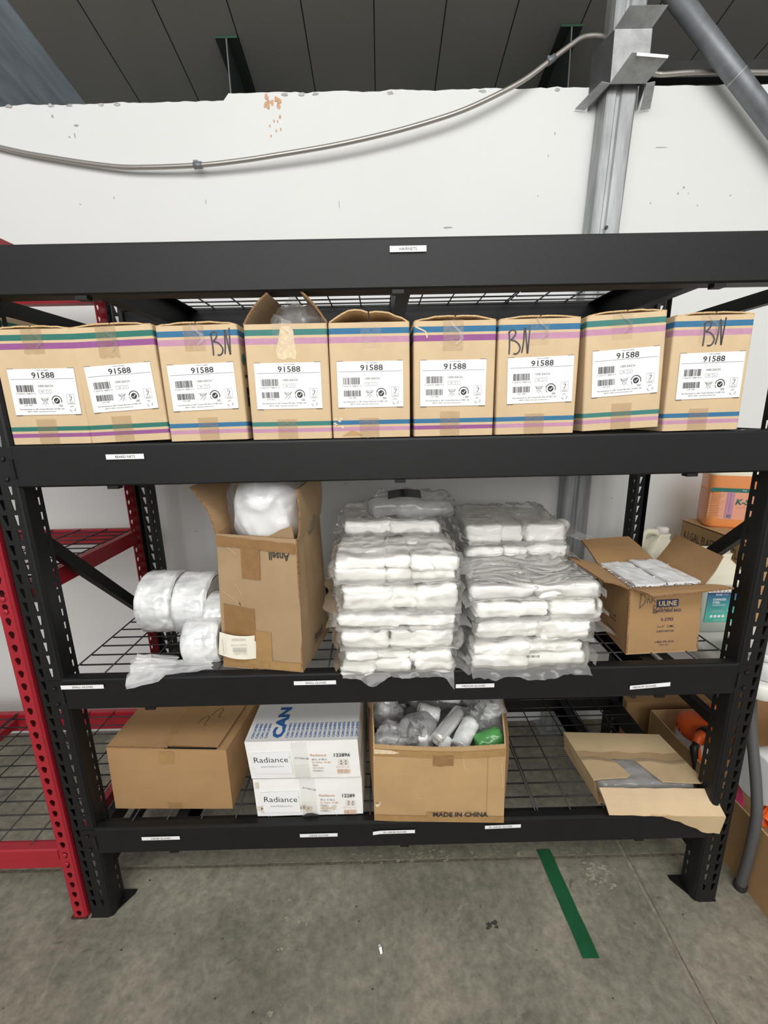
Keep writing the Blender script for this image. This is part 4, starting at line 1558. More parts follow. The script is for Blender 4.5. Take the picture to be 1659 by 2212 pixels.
# ---- packs of gloves in clear polythene
def glove_pack(loc, w, d, h, label, seed, cols=(.36, .30, .34), rows=1, rot=(0, 0, 0), group='glove packs piled on the third tier', fins=(.035, .035), tilt=0.0, shiny=False, barcode_at=None, skirt=.02, sag=0.0):
    t = thing('glove_pack', label, 'glove pack', loc, rot, group)
    rnd = random.Random(seed)
    gw = w - .016
    x = -gw / 2
    hh = h / rows
    for c in cols:
        cw = gw * c
        for r in range(rows):
            bh = hh * .5 - .0012
            dh = d / 2 - .008 - rnd.uniform(0, .020)
            dy = rnd.uniform(-.010, .004)
            mb = MB()
            sd = seed * 10 + r + c * 7 + x * 31

            def disp(p, n, sd=sd, bh=bh):
                fold = .0016 * math.sin((p.z / bh) * PI * 3.2 + 3 * noise.noise(Vector((p.x * 7, p.y * 7, sd)))) * max(0, 1 - abs(n.z))
                lim = .55 if abs(n.z) > .7 else 1.0
                return n * (lim * (.0065 * (folds((p.x, p.y, p.z * 1.3), 16, sd) - .5) + .0085 * fbm((p.x, p.y, p.z * 1.2), 8, sd, 2)) + fold + .001)
            mb.rbox((cw / 2 + .0012, dh, bh * rnd.uniform(.84, 1.06)), min(bh * .6, .013), 360, 'glove', T(x + cw / 2 + rnd.uniform(-.002, .002), d / 2 + dy, hh * (r + .5)) @ RZ(rnd.uniform(-.06, .06)) @ RY(rnd.uniform(-.05, .05)), disp)
            mb.build('glove_bundle', t)
        x += cw
    # film sleeve
    mb = MB()
    sd = seed + .5
    def fd(p, n):
        a = (p.x * 1.0, p.y * (2.4 if shiny else 1.1), p.z * 1.3)
        amp = .014 if shiny else .011
        lo = .0 if n.z > -.5 else -.003
        if shiny:
            q = Vector((p.x * 7, p.y * 34 + 2.2 * noise.noise(Vector((p.x * 9, p.y * 9, sd))), p.z * 20 + sd))
            return n * (.0075 * (1 - abs(noise.noise(q))) ** 3 + .003 * fbm(p, 9, sd, 2) - .002 + lo)
        return n * (amp * (folds(a, 13, sd, (.3, 1, 1) if not shiny else (.22, 1.4, 1)) - .45) + .004 * fbm(p, 9, sd, 2) + .002 + lo)
    mb.rbox((w / 2 + .001, d / 2 + .002, h / 2 + .002), min(h * .35, .018), 380 if shiny else 300, 'film_shiny' if shiny else 'film', T(0, d / 2, h / 2 + .002), fd, True)
    mb.build('film_sleeve', t)
    # loose sealed ends of the sleeve
    for s, L in ((-1, fins[0]), (1, fins[1])):
        if L <= 0: continue
        mb = MB()
        zc_ = h * rnd.uniform(.35, .6)
        droop = rnd.uniform(.15, .5)
        g = []
        nj, ni = 26, 8
        for j in range(nj + 1):
            v = j / nj
            y = -.012 + (d + .024) * v
            row = []
            for i in range(ni + 1):
                u = i / ni
                wv = noise.noise(Vector((v * 7, u * 2, sd))) * .012 * (u + .15) + noise.noise(Vector((v * 19, u * 4, sd + 3))) * .005 * (u + .1)
                Lv = L * (1 + .55 * noise.noise(Vector((v * 3.1, sd * 1.7, 1))) + .25 * noise.noise(Vector((v * 9, sd, 5))) - (.55 * (1 - v / .12) if v < .12 and int(sd) % 3 else 0))
                row.append((s * (w / 2 - .006 + Lv * u), y, max(zc_ + wv - droop * L * u * u, .004)))
            g.append(row)
        mb.grid(g, 'film_hazy'); mb.build('film_end', t)
    if skirt:
        mb = MB()
        g = []
        zc_ = h * .22
        for j in range(31):
            v = j / 30
            row = []
            for i in range(5):
                u = i / 4
                wv = .007 * noise.noise(Vector((v * 11, u * 2, sd + 9))) * (u + .2) + .004 * noise.noise(Vector((v * 29, u * 3, sd + 4))) * u
                sk = skirt * (.7 + .9 * abs(noise.noise(Vector((v * 5, sd, 2)))))
                row.append((-w / 2 + .004 + (w - .008) * v, .006 - sk * u, max(zc_ * (1 - .5 * u) + wv, .003) - sag * max(0, (u - .45)) * (.25 + 3.6 * max(0, noise.noise(Vector((v * 4.5, sd, 8)))))))
            g.append(row)
        mb.grid(g, 'film_hazy'); mb.build('film_edge', t)
    if barcode_at:
        bx, by, top = barcode_at
        mb = MB()
        X = T(bx, by, h + .0075) if top else on_front(bx, -.010, by)
        mb.slab([[(-.030, -.010, .0004), (.030, -.010, .0004)], [(-.030, .010, .0004), (.030, .010, .0004)]], .0003, 'white_lbl', X=X) if top == 2 else None
        Xb = X @ T(0, 0, .0008)
        if top:
            barcode(mb, Xb, -.022, .022, -.004, .008, seed, 'ink2', 22)
            mb.text('GLOVES PE 500', Xb, 'ink2', h=.003, x=0, y=-.0085)
        else:
            barcode(mb, Xb, -.017, .017, -.0035, .0035, seed, 'ink', 26)
        mb.build('barcode', t)
    return t


GL = 'clear-wrapped white glove pack '
zt = Z3
# left stack, bottom to top
glove_pack((-.010, -.016, zt), .300, .40, .064, GL + 'at the very bottom of the left stack', 31, (.30, .34, .36), 2, fins=(.022, .050), skirt=.022, sag=.03)
glove_pack((-.006, -.014, zt + .068), .318, .40, .060, GL + 'second from the bottom of the left stack', 32, (.40, .22, .38), 1, fins=(.032, .03), skirt=.012)
glove_pack((-.012, -.022, zt + .131), .322, .40, .038, GL + 'in the left stack, thin one at mid height', 33, (.5, .5), 1, rot=(0, .02, 0), fins=(.022, .03), skirt=.014)
glove_pack((-.002, -.012, zt + .173), .318, .39, .072, GL + 'in the left stack, just under the pack with a printed top', 34, (.42, .24, .34), 1, rot=(0, .01, .02), fins=(.050, .045), skirt=.020)
glove_pack((-.012, -.006, zt + .250), .322, .30, .072, GL + 'in the left stack, with dark print on its top face', 35, (.42, .20, .38), 2, rot=(0, .0, .015), fins=(.020, .050), skirt=.018, barcode_at=(.065, .215, 1))
glove_pack((-.020, .185, zt + .324), .300, .29, .040, GL + 'at the back of the left stack, under the black-labelled bag', 36, (.5, .5), 1, fins=(.03, .03), skirt=.012)
# right stack
glove_pack((.336, -.014, zt), .318, .40, .080, GL + 'at the bottom of the right stack, barcode on its front', 41, (.48, .52), 2, fins=(.050, .055), skirt=.036, sag=.05, barcode_at=(.005, .052, 0))
glove_pack((.348, -.010, zt + .084), .316, .40, .058, GL + 'second from the bottom of the right stack', 42, (.46, .10, .44), 1, fins=(.030, .060), skirt=.016)
glove_pack((.350, -.012, zt + .145), .326, .40, .050, GL + 'in the right stack, right under the glossy flat-topped pack', 43, (.38, .24, .38), 1, rot=(0, -.01, 0), fins=(.03, .040), skirt=.020)
glove_pack((.346, -.002, zt + .197), .330, .30, .040, GL + 'with a glossy wrinkled flat top, front of the right stack', 44, (.5, .5), 1, rot=(0, -.015, -.01), fins=(.02, .040), shiny=True, skirt=.012)
glove_pack((.376, .236, zt + .205), .318, .30, .058, GL + 'at the back of the right stack, lower of the two there', 45, (.38, .22, .40), 1, fins=(.02, .045), skirt=.01)
glove_pack((.374, .248, zt + .265), .310, .30, .064, GL + 'at the back of the right stack, topmost with printed barcodes', 46, (.36, .24, .40), 1, rot=(.0, 0, 0), fins=(.02, .085), skirt=.012, barcode_at=(-.090, .115, 2))
# loose clear bag with black label on top of the left stack
t = thing('clear_bag', 'loose clear plastic bag with a black label lying on the left glove stack', 'bag', (.045, .300, zt + .366))
mb = MB()
mb.rbox((.118, .095, .024), .020, 300, 'film_hazy', T(0, 0, .026), lambda p, n: n * (.018 * (folds(p, 9, 3) - .45) + .008 * fbm(p, 9, 2)) + Vector((0, 0, .008 * math.cos(p.x * 9))))
mb.build('bag', t)
mb = MB()
mb.rbox((.062, .055, .014), .012, 200, 'film_milk', T(.02, -.01, .020), lambda p, n: n * (.010 * folds(p, 16, 13)))
mb.build('contents', t)
mb = MB()
g = [[(-.070 + .098 * i / 8, -.050 - .040 * (1 - j / 2) + .003 * math.sin(i), .080 + .006 * math.sin(PI * i / 8) - .016 * (1 - j / 2)) for i in range(9)] for j in range(3)]
mb.slab(g, .0006, 'blackpl')
mb.build('black_label', t)
mb = MB()
g = [[(.08 + .06 * i / 6, -.08 + .16 * j / 8, (.035 + .02 * math.sin(i * .5) + .014 * noise.noise(Vector((i * .6, j * .6, 5))))) for i in range(7)] for j in range(9)]
mb.grid(g, 'film_hazy'); mb.build('bag_end', t)

# ---- open drawstring-bag carton at the right
t = thing('drawstring_carton', 'open brown carton of drawstring bags with four splayed flaps, right of the glove stacks', 'carton', (.73, .06, Z3))
o = Vector((.73, .06, Z3))
B = [Vector(p) - o for p in [(.636, .060, Z3 + .001), (.846, .070, Z3 + .001), (.842, .285, Z3 + .001), (.652, .268, Z3 + .001)]]
Tp = [Vector(p) - o for p in [(.626, .062, 1.038), (.833, .072, 1.041), (.835, .285, 1.035), (.643, .266, 1.033)]]
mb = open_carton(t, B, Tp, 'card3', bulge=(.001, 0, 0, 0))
FX = face([B[0], B[1], Tp[1], Tp[0]], .0022)
def uline(X, cx):
    mb.rect(cx - .031, .138, cx + .031, .160, 'navy', X)
    mb.text('ULINE', X @ T(0, 0, .0005), 'card', h=.0150, w=.052, x=cx, y=.1415, bold=.03)
    mb.text('DRAWSTRING BAGS', X, 'navy', h=.0088, w=.080, x=cx, y=.122, bold=.008)
    mb.text('S-2702', X, 'navy', h=.0096, w=.036, x=cx + .002, y=.096, bold=.008)
    mb.text('3 x 5"   2 MIL', X, 'navy', h=.0068, w=.048, x=cx - .001, y=.076, bold=.006)
    mb.text('2,000/CARTON', X, 'navy', h=.0070, w=.050, x=cx - .002, y=.061, bold=.006)
    mb.text('1-800-295-5510', X, 'navy', h=.0062, w=.054, x=cx - .002, y=.029, bold=.006)
    mb.text('uline.com', X, 'navy', h=.0050, w=.026, x=cx - .003, y=.021)
uline(FX, .110)
mx = FX @ T(0, 0, .0009)
def scrawl(X, pts, w=.0014, m='marker'):
    mb.stroke(pts, w, m, X)
# handwriting over the print: DARK / BAGS
for p in ([(.030, .138), (.031, .165), (.033, .182)], [(.029, .180), (.041, .178), (.047, .166), (.042, .150), (.031, .140)],
          [(.050, .152), (.055, .178), (.059, .152)], [(.052, .163), (.058, .163)], [(.064, .152), (.064, .178), (.072, .174), (.071, .166), (.065, .163), (.076, .154)],
          [(.070, .122), (.071, .146), (.080, .142), (.079, .135), (.071, .133), (.083, .128), (.080, .122), (.070, .121)],
          [(.086, .128), (.091, .146), (.096, .128)], [(.088, .135), (.094, .135)], [(.112, .145), (.103, .141), (.102, .130), (.111, .128), (.113, .135), (.108, .136)],
          [(.126, .146), (.119, .142), (.126, .134), (.118, .128)]):
    scrawl(mx, p)
LXm = T(B[3].x, B[3].y, 0) @ RZ(math.atan2(B[0].y - B[3].y, B[0].x - B[3].x)) @ FRONT @ T(0, 0, .0045)
uline(LXm, .118)
mb.build('body', t)


def flap(p0, p1, dvec, dvec1=None, bend=.0, n=5, tab=(0, 0), seed=0):
    """board flap hinged on p0-p1 reaching dvec"""
    mb = MB()
    p0, p1, dv = Vector(p0), Vector(p1), Vector(dvec)
    dw = Vector(dvec1) if dvec1 else dv
    e = (p1 - p0).normalized()
    nn = e.cross(dv).normalized()
    g = []
    for i in range(n + 1):
        v = i / n
        a = p0 + dv * v + e * tab[0] * v
        b = p1 + dw * v - e * tab[1] * v
        g.append([a.lerp(b, u) + nn * (bend * math.sin(PI * v) + .0012 * noise.noise(Vector((u * 5, v * 4, seed)))) for u in (0, .25, .5, .75, 1)])
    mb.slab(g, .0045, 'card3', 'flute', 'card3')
    # crease lines
    return mb.build('flap', t)


flap(Tp[1], Tp[0], (.042, -.052, .012), (.026, -.060, .004), bend=.004, seed=1)       # front
flap(Tp[2], Tp[1], (.058, .005, .085), (.044, .004, .080), bend=-.004, seed=2)      # right, raised
flap(Tp[3], Tp[2], (-.014, .100, .052), (-.034, .100, .052), bend=.003, seed=3)           # back
flap(Tp[0], Tp[3], (-.076, -.006, .027), (-.106, -.012, .030), bend=.004, seed=4)       # left
t2 = None
def bag_bundle(loc, w, d, h, label, seed):
    t = thing('bag_bundle', label, 'bag bundle', loc, (0, 0, .04), 'drawstring bags packed in the open carton')
    mb = MB()
    n = 9
    for k in range(n):
        z = h * k / n
        g = [[(-w / 2 + w * i / 8, -d / 2 + d * j / 8 + .002 * math.sin(k * 2.1), z + h / n * .8 + .003 * noise.noise(Vector((i * .7, j * .7, seed + k))) + (.005 * noise.noise(Vector((i * .5, j * .5, seed))))) for i in range(9)] for j in range(9)]
        mb.slab([r[::-1] for r in g], h / n * .7, 'bagtop')
    mb.build('folded_bags', t)
    mb = MB()
    r = random.Random(seed)
    for k in range(34):
        if k < 16: x, y = -w / 2 + w * k / 15, -d / 2
        elif k < 24: x, y = w / 2, -d / 2 + d * (k - 16) / 8
        elif k < 30: x, y = -w / 2, -d / 2 + d * (k - 24) / 6
        else: x, y = -w / 2 + w * (k - 30) / 4, d / 2
        p = Vector((x, y, h * .9))
        pts = [p + Vector((r.uniform(-.012, .012), r.uniform(-.006, .006), r.uniform(-.004, .012))) for _ in range(4)]
        mb.tube(pts, .0016, 'white_lbl', 5)
    mb.build('drawstrings', t)


bag_bundle((.689, .168, Z3 + .115), .088, .178, .082, 'bundle of clear drawstring bags in the left half of the open carton', 3)
bag_bundle((.785, .174, Z3 + .115), .090, .182, .086, 'bundle of clear drawstring bags in the right half of the open carton', 8)
# ================================================================== bottom tier
Z4 = 0.3442 - .0008


def shell(B, Tp, m, bulge=0.0, top=True, mt=None):
    """closed board box from 4 bottom and 4 top corners with softened vertical edges"""
    mb = MB()
    n = 6
    for k in range(4):
        a, b = k, (k + 1) % 4
        d = Vector(B[b]) - Vector(B[a])
        nrm = Vector((d.y, -d.x, 0)).normalized()
        mb.grid(wall_grid(B[a], B[b], Tp[b], Tp[a], n, n, bulge, nrm, .0012, k), m, False)
    mb.add(B, [(3, 2, 1, 0)], m)
    if top: mb.add(Tp, [(0, 1, 2, 3)], mt or m)
    return mb


# ---- brown carton with question marks
t = thing('brown_carton', 'sealed brown carton with three question marks scrawled on top, left on the lowest shelf', 'carton', (-.70, .06, Z4))
o = Vector((-.70, .06, Z4))
B = [Vector(p) - o for p in [(-.886, .067, Z4 + .001), (-.521, .056, Z4 + .001), (-.512, .42, Z4 + .001), (-.880, .42, Z4 + .001)]]
Tp = [Vector(p) - o for p in [(-.879, .068, .563), (-.519, .054, .558), (-.466, .42, .560), (-.873, .42, .563)]]
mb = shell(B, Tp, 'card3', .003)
F = face([B[0], B[1], Tp[1], Tp[0]], .0008)
TF = face([Tp[0], Tp[1], Tp[2], Tp[3]], .0042)
mb.build('body', t)
for x0, x1, lift in ((.002, .196, 0), (.198, .358, .007)):
    mb = MB()
    g = [[TF @ Vector((x0 + (x1 - x0) * i / 5, .002 + .36 * j / 5, -.001 + (lift * (1 - j / 5) ** 2 * (1 - .5 * i / 5)))) for i in range(6)] for j in range(6)]
    mb.slab([r[::-1] for r in g], .0035, 'card3', 'flute')
    mb.build('flap', t)
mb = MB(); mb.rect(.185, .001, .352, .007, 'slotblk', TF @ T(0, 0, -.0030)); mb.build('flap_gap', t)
mb = MB()
for k, (cx, cy) in enumerate(((.232, .055), (.262, .098), (.290, .135))):
    q = [(-.020, -.004), (-.016, .018), (-.004, .032), (.006, .024), (.004, .004), (.006, -.012), (.016, -.010)]
    mb.stroke([(cx + a, cy + b) for a, b in q], .0016, 'ink', TF @ T(0, 0, .006))
    mb.lathe([(.0012, 0), (.0011, .0003)], 'ink', 8, TF @ T(cx + .020 - .004, cy - .030, .006))
mb.build('handwriting', t)
def ftape2(t, F, x0, y0, x1, y1, m, sk=0.0, name='tape'):
    mb = MB()
    n = 6
    mb.grid([[F @ Vector((x0 + (x1 - x0) * i / n + sk * j / 3, y0 + (y1 - y0) * j / 3 + (.0015 * math.sin(5.1 * i + y0 * 99) if j in (0, 3) else 0), .0010)) for i in range(n + 1)] for j in range(4)], m, True)
    return mb.build(name, t)
ftape2(t, F, .158, .130, .203, .208, 'tape')
ftape2(t, F, .166, .001, .210, .110, 'tape_clear', -.006)
ftape2(t, TF @ T(0, 0, .004), .176, .012, .222, .36, 'tape', 0)

# ---- two white can-liner boxes
def liner_box(loc, w, d, h, label, top):
    t = thing('liner_box', label, 'box', loc, (0, 0, 0), 'stacked white can liner boxes')
    if top:
        B = [(-.152, .004, 0), (.168, -.002, .004), (.172, d, 0), (-.150, d, 0)]
        Tq = [(-.160, .0, h), (.162, -.002, h + .001), (.168, d, h), (-.156, d, h)]
    else:
        B = [(-.150, .0, .002), (.166, .0, .002), (.172, d, 0), (-.150, d, 0)]
        Tq = [(-.155, .004, h), (.165, .004, h), (.170, d, h), (-.152, d, h)]
    B = [Vector(p) for p in B]; Tq = [Vector(p) for p in Tq]
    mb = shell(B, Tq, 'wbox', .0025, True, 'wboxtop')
    F = face([B[0], B[1], Tq[1], Tq[0]], .0034)
    S = face([Tq[0], Tq[1], Tq[2], Tq[3]], .0006)
    if top:
        xs_ = [.018 + .0133 * k for k in range(4)] + [.1185 + .0134 * k for k in range(16)]
        for x in xs_:
            mb.text('CAN LINERS', S @ T(x + .0036, .012, 0) @ RZ(PI / 2), 'royal', h=.0076, w=.060, x=0, y=0, align='l', bold=.03)
        mb.text('CAN LINERS', S @ T(.108, .012, 0) @ RZ(PI / 2), 'royal', h=.036, w=.34, x=0, y=0, align='l', bold=.05)
        mb.stroke([(.215, .10), (.245, .080), (.315, .083)], .0008, 'white_lbl', S)
        RF = face([B[1], B[2], Tq[2], Tq[1]], .0034)
        for k in range(12):
            mb.text('CAN LINERS', RF @ T(.03 + .024 * k, .04, 0), 'royal', h=.006, w=.020, bold=.03)
    else:
        for q in range(26):
            r_ = random.Random(q)
            x = .010 + .30 * q / 26
            pts = [(x + .014 * math.cos(a) * r_.uniform(.5, 1), .022 + .012 * r_.random() + .012 * math.sin(a) * r_.uniform(.5, 1)) for a in (0, 1, 2, 3, 4, 5)]
            if x < .17 or r_.random() < .3: mb.flat(pts, 'stain', F)
        mb.rect(.006, .100, .016, .120, 'stain', F)
        mb.flat([(.135, .0), (.150, .009), (.165, .010), (.185, .003), (.185, -.002), (.135, -.002)], 'slotblk', F @ T(0, 0, .0004))
    mb.build('body', t)
    dx = .0 if top else .006
    yk = .0 if top else -.006
    # left label: name and web address
    mb = MB()
    mb.slab([[F @ Vector((.016 + dx, .022 + yk, .0004)), F @ Vector((.126 + dx, .020 + yk, .0004))], [F @ Vector((.014 + dx, .092 + yk, .0004)), F @ Vector((.124 + dx, .096 + yk, .0004))]][::-1], .0004, 'white_lbl')
    Fx = F @ T(0, 0, .0010) @ T(dx, yk, 0) @ RZ(.0 if top else -.03)
    mb.text('Radiance', Fx, 'ink', h=.0185, w=.098, x=.068, y=.060)
    mb.text('TM', Fx, 'ink2', h=.003, x=.121, y=.075)
    mb.text('www.Radiance.Pro', Fx, 'ink2', h=.0062, w=.066, x=.069, y=.043)
    mb.build('brand_label', t)
    ftape2(t, F, .130 + dx, .001, .176 + dx, h - .001, 'tape_pale')
    ftape2(t, F, .132 + dx, .002, .175 + dx, .052, 'tape_pale')
    mb = MB()
    Fs = F @ T(.137 + dx, .072 if top else .098, .0012) @ RZ(-.10 if top else -.25)
    mb.text('A1Y66148' if top else 'A1Y60148', Fs, 'ink', h=.0048, w=.040, x=.020, y=0)
    Fr = F @ T(0, 0, .0008) @ T(dx + .002, yk, 0) @ RZ(-.015 if top else -.04)
    mb.text('Radiance', Fr, 'rust', h=.0078, w=.046, x=.180 + .022, y=.081, bold=.008)
    mb.text('122896' if top else '12289', Fr, 'ink', h=.0115, w=.046 if top else .037, x=.270 if top else .266, y=.079, bold=.012)
    for k, s in enumerate(('38 in  X 58 in', '60 Gallon .70 Mil', 'Clear', '200 /Case', 'H7658HC L')):
        mb.text(s, Fr, 'rust' if k % 2 else 'ink2', h=.0056 if k < 4 else .0046, x=.182, y=.067 - .0098 * k, align='l', bold=.006)
    frame_rect(mb, Fr, .258, .050, .286, .069, .0006, 'rust')
    mb.rect(.258, .059, .286, .0597, 'rust', Fr); mb.rect(.2716, .050, .2722, .066, 'rust', Fr)
    for a, b in ((.263, .062), (.276, .062), (.263, .053), (.276, .053)): mb.rect(a, b, a + .006, b + .003, 'ink2', Fr)
    mb.text('20.5 lbs nett', Fr, 'rust', h=.0042, w=.040, x=.270, y=.041)
    barcode(mb, Fr, .253, .291, .020, .035, 71, 'rust', 26)
    mb.build('printed_text', t)
    return t


liner_box((-.286, .026, Z4 + .002), .32, .42, .131, 'white can liner box, lower of the stacked two, stained and buckled', False)
liner_box((-.290, .022, Z4 + .1395), .32, .42, .130, 'white can liner box with blue lettering on its lid, on top of the stacked two', True)

# ---- open carton of bag rolls
t = thing('roll_carton', 'open brown carton printed Made in China, filled with rolls of plastic bags', 'carton', (.10, .0, Z4))
o = Vector((.10, .0, Z4))
B = [Vector(p) - o for p in [(-.086, .006, Z4 + .002), (.292, -.010, Z4 + .002), (.330, .36, Z4 + .001), (-.088, .37, Z4 + .001)]]
Tp = [Vector(p) - o for p in [(-.083, .006, .607), (.290, -.002, .604), (.372, .38, .625), (-.100, .39, .625)]]
mb = MB()
bul = (.004, .034, .0, .016)
for k in range(4):
    a, b = k, (k + 1) % 4
    d = Vector(B[b]) - Vector(B[a]); nrm = Vector((d.y, -d.x, 0)).normalized()
    g = wall_grid(B[a], B[b], Tp[b], Tp[a], 12, 8, bul[k], nrm, .0016, k + 3)
    if k == 0:
        for j, r in enumerate(g):
            for i, p in enumerate(r): p.z -= .010 * math.sin(PI * i / 12) * (j / 8) ** 2
    if k == 0: G0 = g
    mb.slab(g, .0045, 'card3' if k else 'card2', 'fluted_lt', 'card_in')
mb.slab([[B[0], B[1]], [B[3], B[2]]], .004, 'card_in')
F = face([B[0], B[1], Tp[1], Tp[0]], .0016, grid_fn(G0))
mb.text('MADE IN CHINA', F @ T(0, 0, .0030), 'ink', h=.0165, w=.158, x=.250, y=.022, bold=.022)
for p in ([(.255, .225), (.260, .190), (.275, .178), (.288, .190), (.293, .208), (.310, .206)], [(.11, .09), (.14, .084)], [(.06, .218), (.10, .226)], [(.28, .235), (.31, .225)], [(.37, .12), (.365, .2)]):
    mb.stroke(p, .0008, 'torn', F)
mb.flat([(.004, .060), (.018, .068), (.020, .060), (.010, .048), (.004, .052)], 'torn', F)
mb.stroke([(.006, .060), (.011, .064), (.016, .060)], .002, 'ink', F @ T(0, 0, .0003))
for k in range(8): mb.rect(.325, .02 + .026 * k, .3265, .045 + .026 * k, 'card3', F)
mb.build('body', t)
ftape2(t, F, .000, .226, .375, .248, 'tape', 0)
ftape2(t, F, .170, .200, .228, .236, 'tape_dk', 0)
ftape2(t, F, .002, .001, .376, .022, 'tape', 0)
ftape2(t, F, .156, .010, .218, .036, 'tape', -.004)
mb = MB()
mb.flat([(.002, .233), (.060, .236), (.075, .241), (.05, .248), (.002, .249)], 'torn', F @ T(0, 0, .0016))
mb.build('torn_strip', t)

GRP = 'rolls of plastic bags in the open carton'
def bag_roll(p, q, r, label, m='roll', spiral=True, seed=0, name='bag_roll', amp=.0016):
    p, q = Vector(p), Vector(q)
    t = thing(name, label, 'bag roll', p, (0, 0, 0), GRP)
    d = (q - p); L = d.length
    X = d.to_track_quat('Z', 'Y').to_matrix().to_4x4()
    mb = MB()
    rings = []
    for k in range(13):
        z = L * k / 12
        rings.append([Vector(((r + amp * ridge((math.cos(2 * PI * i / 28), math.sin(2 * PI * i / 28), z * 20), 2.2, seed)) * math.cos(2 * PI * i / 28), (r + amp * ridge((math.cos(2 * PI * i / 28), math.sin(2 * PI * i / 28), z * 20), 2.2, seed)) * math.sin(2 * PI * i / 28), z)) for i in range(28)])
    mb.loft(rings, m, True, True, X)
    mb.build('wound_bags', t)
    if spiral:
        for z, s in ((0, -1), (L, 1)):
            mb = MB()
            pts = [((.2 + .78 * k / 90) * r * math.cos(k * .30), (.2 + .78 * k / 90) * r * math.sin(k * .30), z + s * .0012) for k in range(91)]
            mb.tube(pts, r * .05, 'rollend' if m != 'greenbag' else m, 5, X=X)
            mb.build('spiral_end', t)
    return t


def crumpled(loc, half, label, seed, m='film_milk', rot=(0, 0, 0), amp=.014, group=GRP, inner=None, peaks=3):
    """a crushed polythene bag: faceted body plus pinched sheets standing off it"""
    t = thing('crumpled_bag', label, 'plastic bag', loc, rot, group)
    mb = MB()
    hv = Vector(half)
    def dd(p, n):
        lump = .42 * noise.noise(Vector((p.x * 11 + seed, p.y * 11, p.z * 11)))
        return n * (amp * 1.5 * (folds(p, 11, seed) - .45) + min(hv) * lump)
    mb.rbox(half, min(half) * .55, 320, m, T(0, 0, half[2]), dd, smooth=True)
    r = random.Random(seed)
    for k in range(peaks):
        a = r.uniform(0, 2 * PI)
        c = Vector((half[0] * .6 * math.cos(a), half[1] * .6 * math.sin(a) - half[1] * .25, half[2] * 1.5))
        L, W2 = r.uniform(.045, .07), r.uniform(.05, .085)
        dirv = Vector((r.uniform(-.6, .6), r.uniform(-.9, -.1), r.uniform(.5, 1.0))).normalized()
        sd_ = dirv.orthogonal().normalized()
        nn = dirv.cross(sd_)
        g = []
        for j in range(9):
            v = j / 8
            g.append([c + dirv * (L * (v - .25)) + sd_ * (W2 * (i / 8 - .5) * (1 - .45 * v)) + nn * (.012 * noise.noise(Vector((i * .55, j * .45, seed + k * 3))) + .016 * math.sin(i * 1.3 + k) * v) for i in range(9)])
        mb.grid(g, 'film_hazy', True)
    mb.build('bag', t)
    if inner:
        mb = MB(); mb.rbox([h * .62 for h in half], min(half) * .5, 160, inner, T(0, 0, half[2]), lambda p, n: n * (amp * .8 * folds(p, 14, seed + 4)))
        mb.build('contents', t)
    return t


crumpled((.100, .20, Z4 + .006), (.160, .125, .080), 'big heap of clear bags filling the bottom of the open carton', 51, 'film_milk', amp=.010, inner='plastic_wt', peaks=5)
crumpled((-.030, .088, .500), (.044, .046, .046), 'crumpled clear bag at the front left corner of the open carton', 52, inner='plastic_wt', peaks=5)
crumpled((.048, .084, .510), (.038, .042, .054), 'pointed crumpled clear bag next to the front left corner of the carton', 53, amp=.016, inner='plastic_wt', peaks=6)
crumpled((-.038, .205, .520), (.050, .046, .050), 'crumpled clear bag against the left wall inside the open carton', 54, inner='plastic_wt', peaks=5)
bag_roll((.104, .058, .572), (.186, .152, .592), .0215, 'shiny silver roll of bags lying diagonally on top of the heap', seed=1, amp=.0004, m='silver_roll')
bag_roll((.166, .046, .556), (.218, .115, .585), .025, 'thick roll of clear bags with a spiral end facing the front', seed=2, amp=.0022)
bag_roll((.222, .058, .550), (.296, .078, .566), .024, 'green roll of bags near the right front corner of the carton', 'greenbag', seed=3, amp=.006)
bag_roll((.060, .150, .600), (.118, .150, .582), .024, 'crinkled silver roll of bags left of the shiny diagonal roll', seed=4)
bag_roll((-.045, .235, .610), (.020, .222, .606), .026, 'crinkled roll of bags at the back left of the heap', seed=5, amp=.0025)
bag_roll((.042, .205, .622), (.086, .225, .618), .025, 'crinkled roll of bags at the middle back of the heap', seed=6, amp=.0025)
bag_roll((.130, .212, .618), (.196, .205, .612), .026, 'crinkled roll of bags at the back, left of the big knotted bag', seed=7, amp=.0025)
bag_roll((.118, .030, .552), (.134, .070, .566), .016, 'small roll in a clear bag just behind the front edge of the carton', seed=8)
bag_roll((-.022, .034, .560), (-.016, .080, .566), .014, 'small roll end peeking over the front edge near the left corner', seed=9)
crumpled((.278, .190, .505), (.050, .068, .066), 'large clear bag of rolls at the right back of the open carton', 57, 'film_milk', amp=.012, inner='roll', peaks=6)
crumpled((.150, .305, .520), (.105, .052, .058), 'crumpled clear bags along the back of the open carton', 58, inner='plastic_wt', peaks=6)
crumpled((.225, .150, .530), (.034, .030, .032), 'small crumpled clear bag behind the green roll', 59, peaks=5)

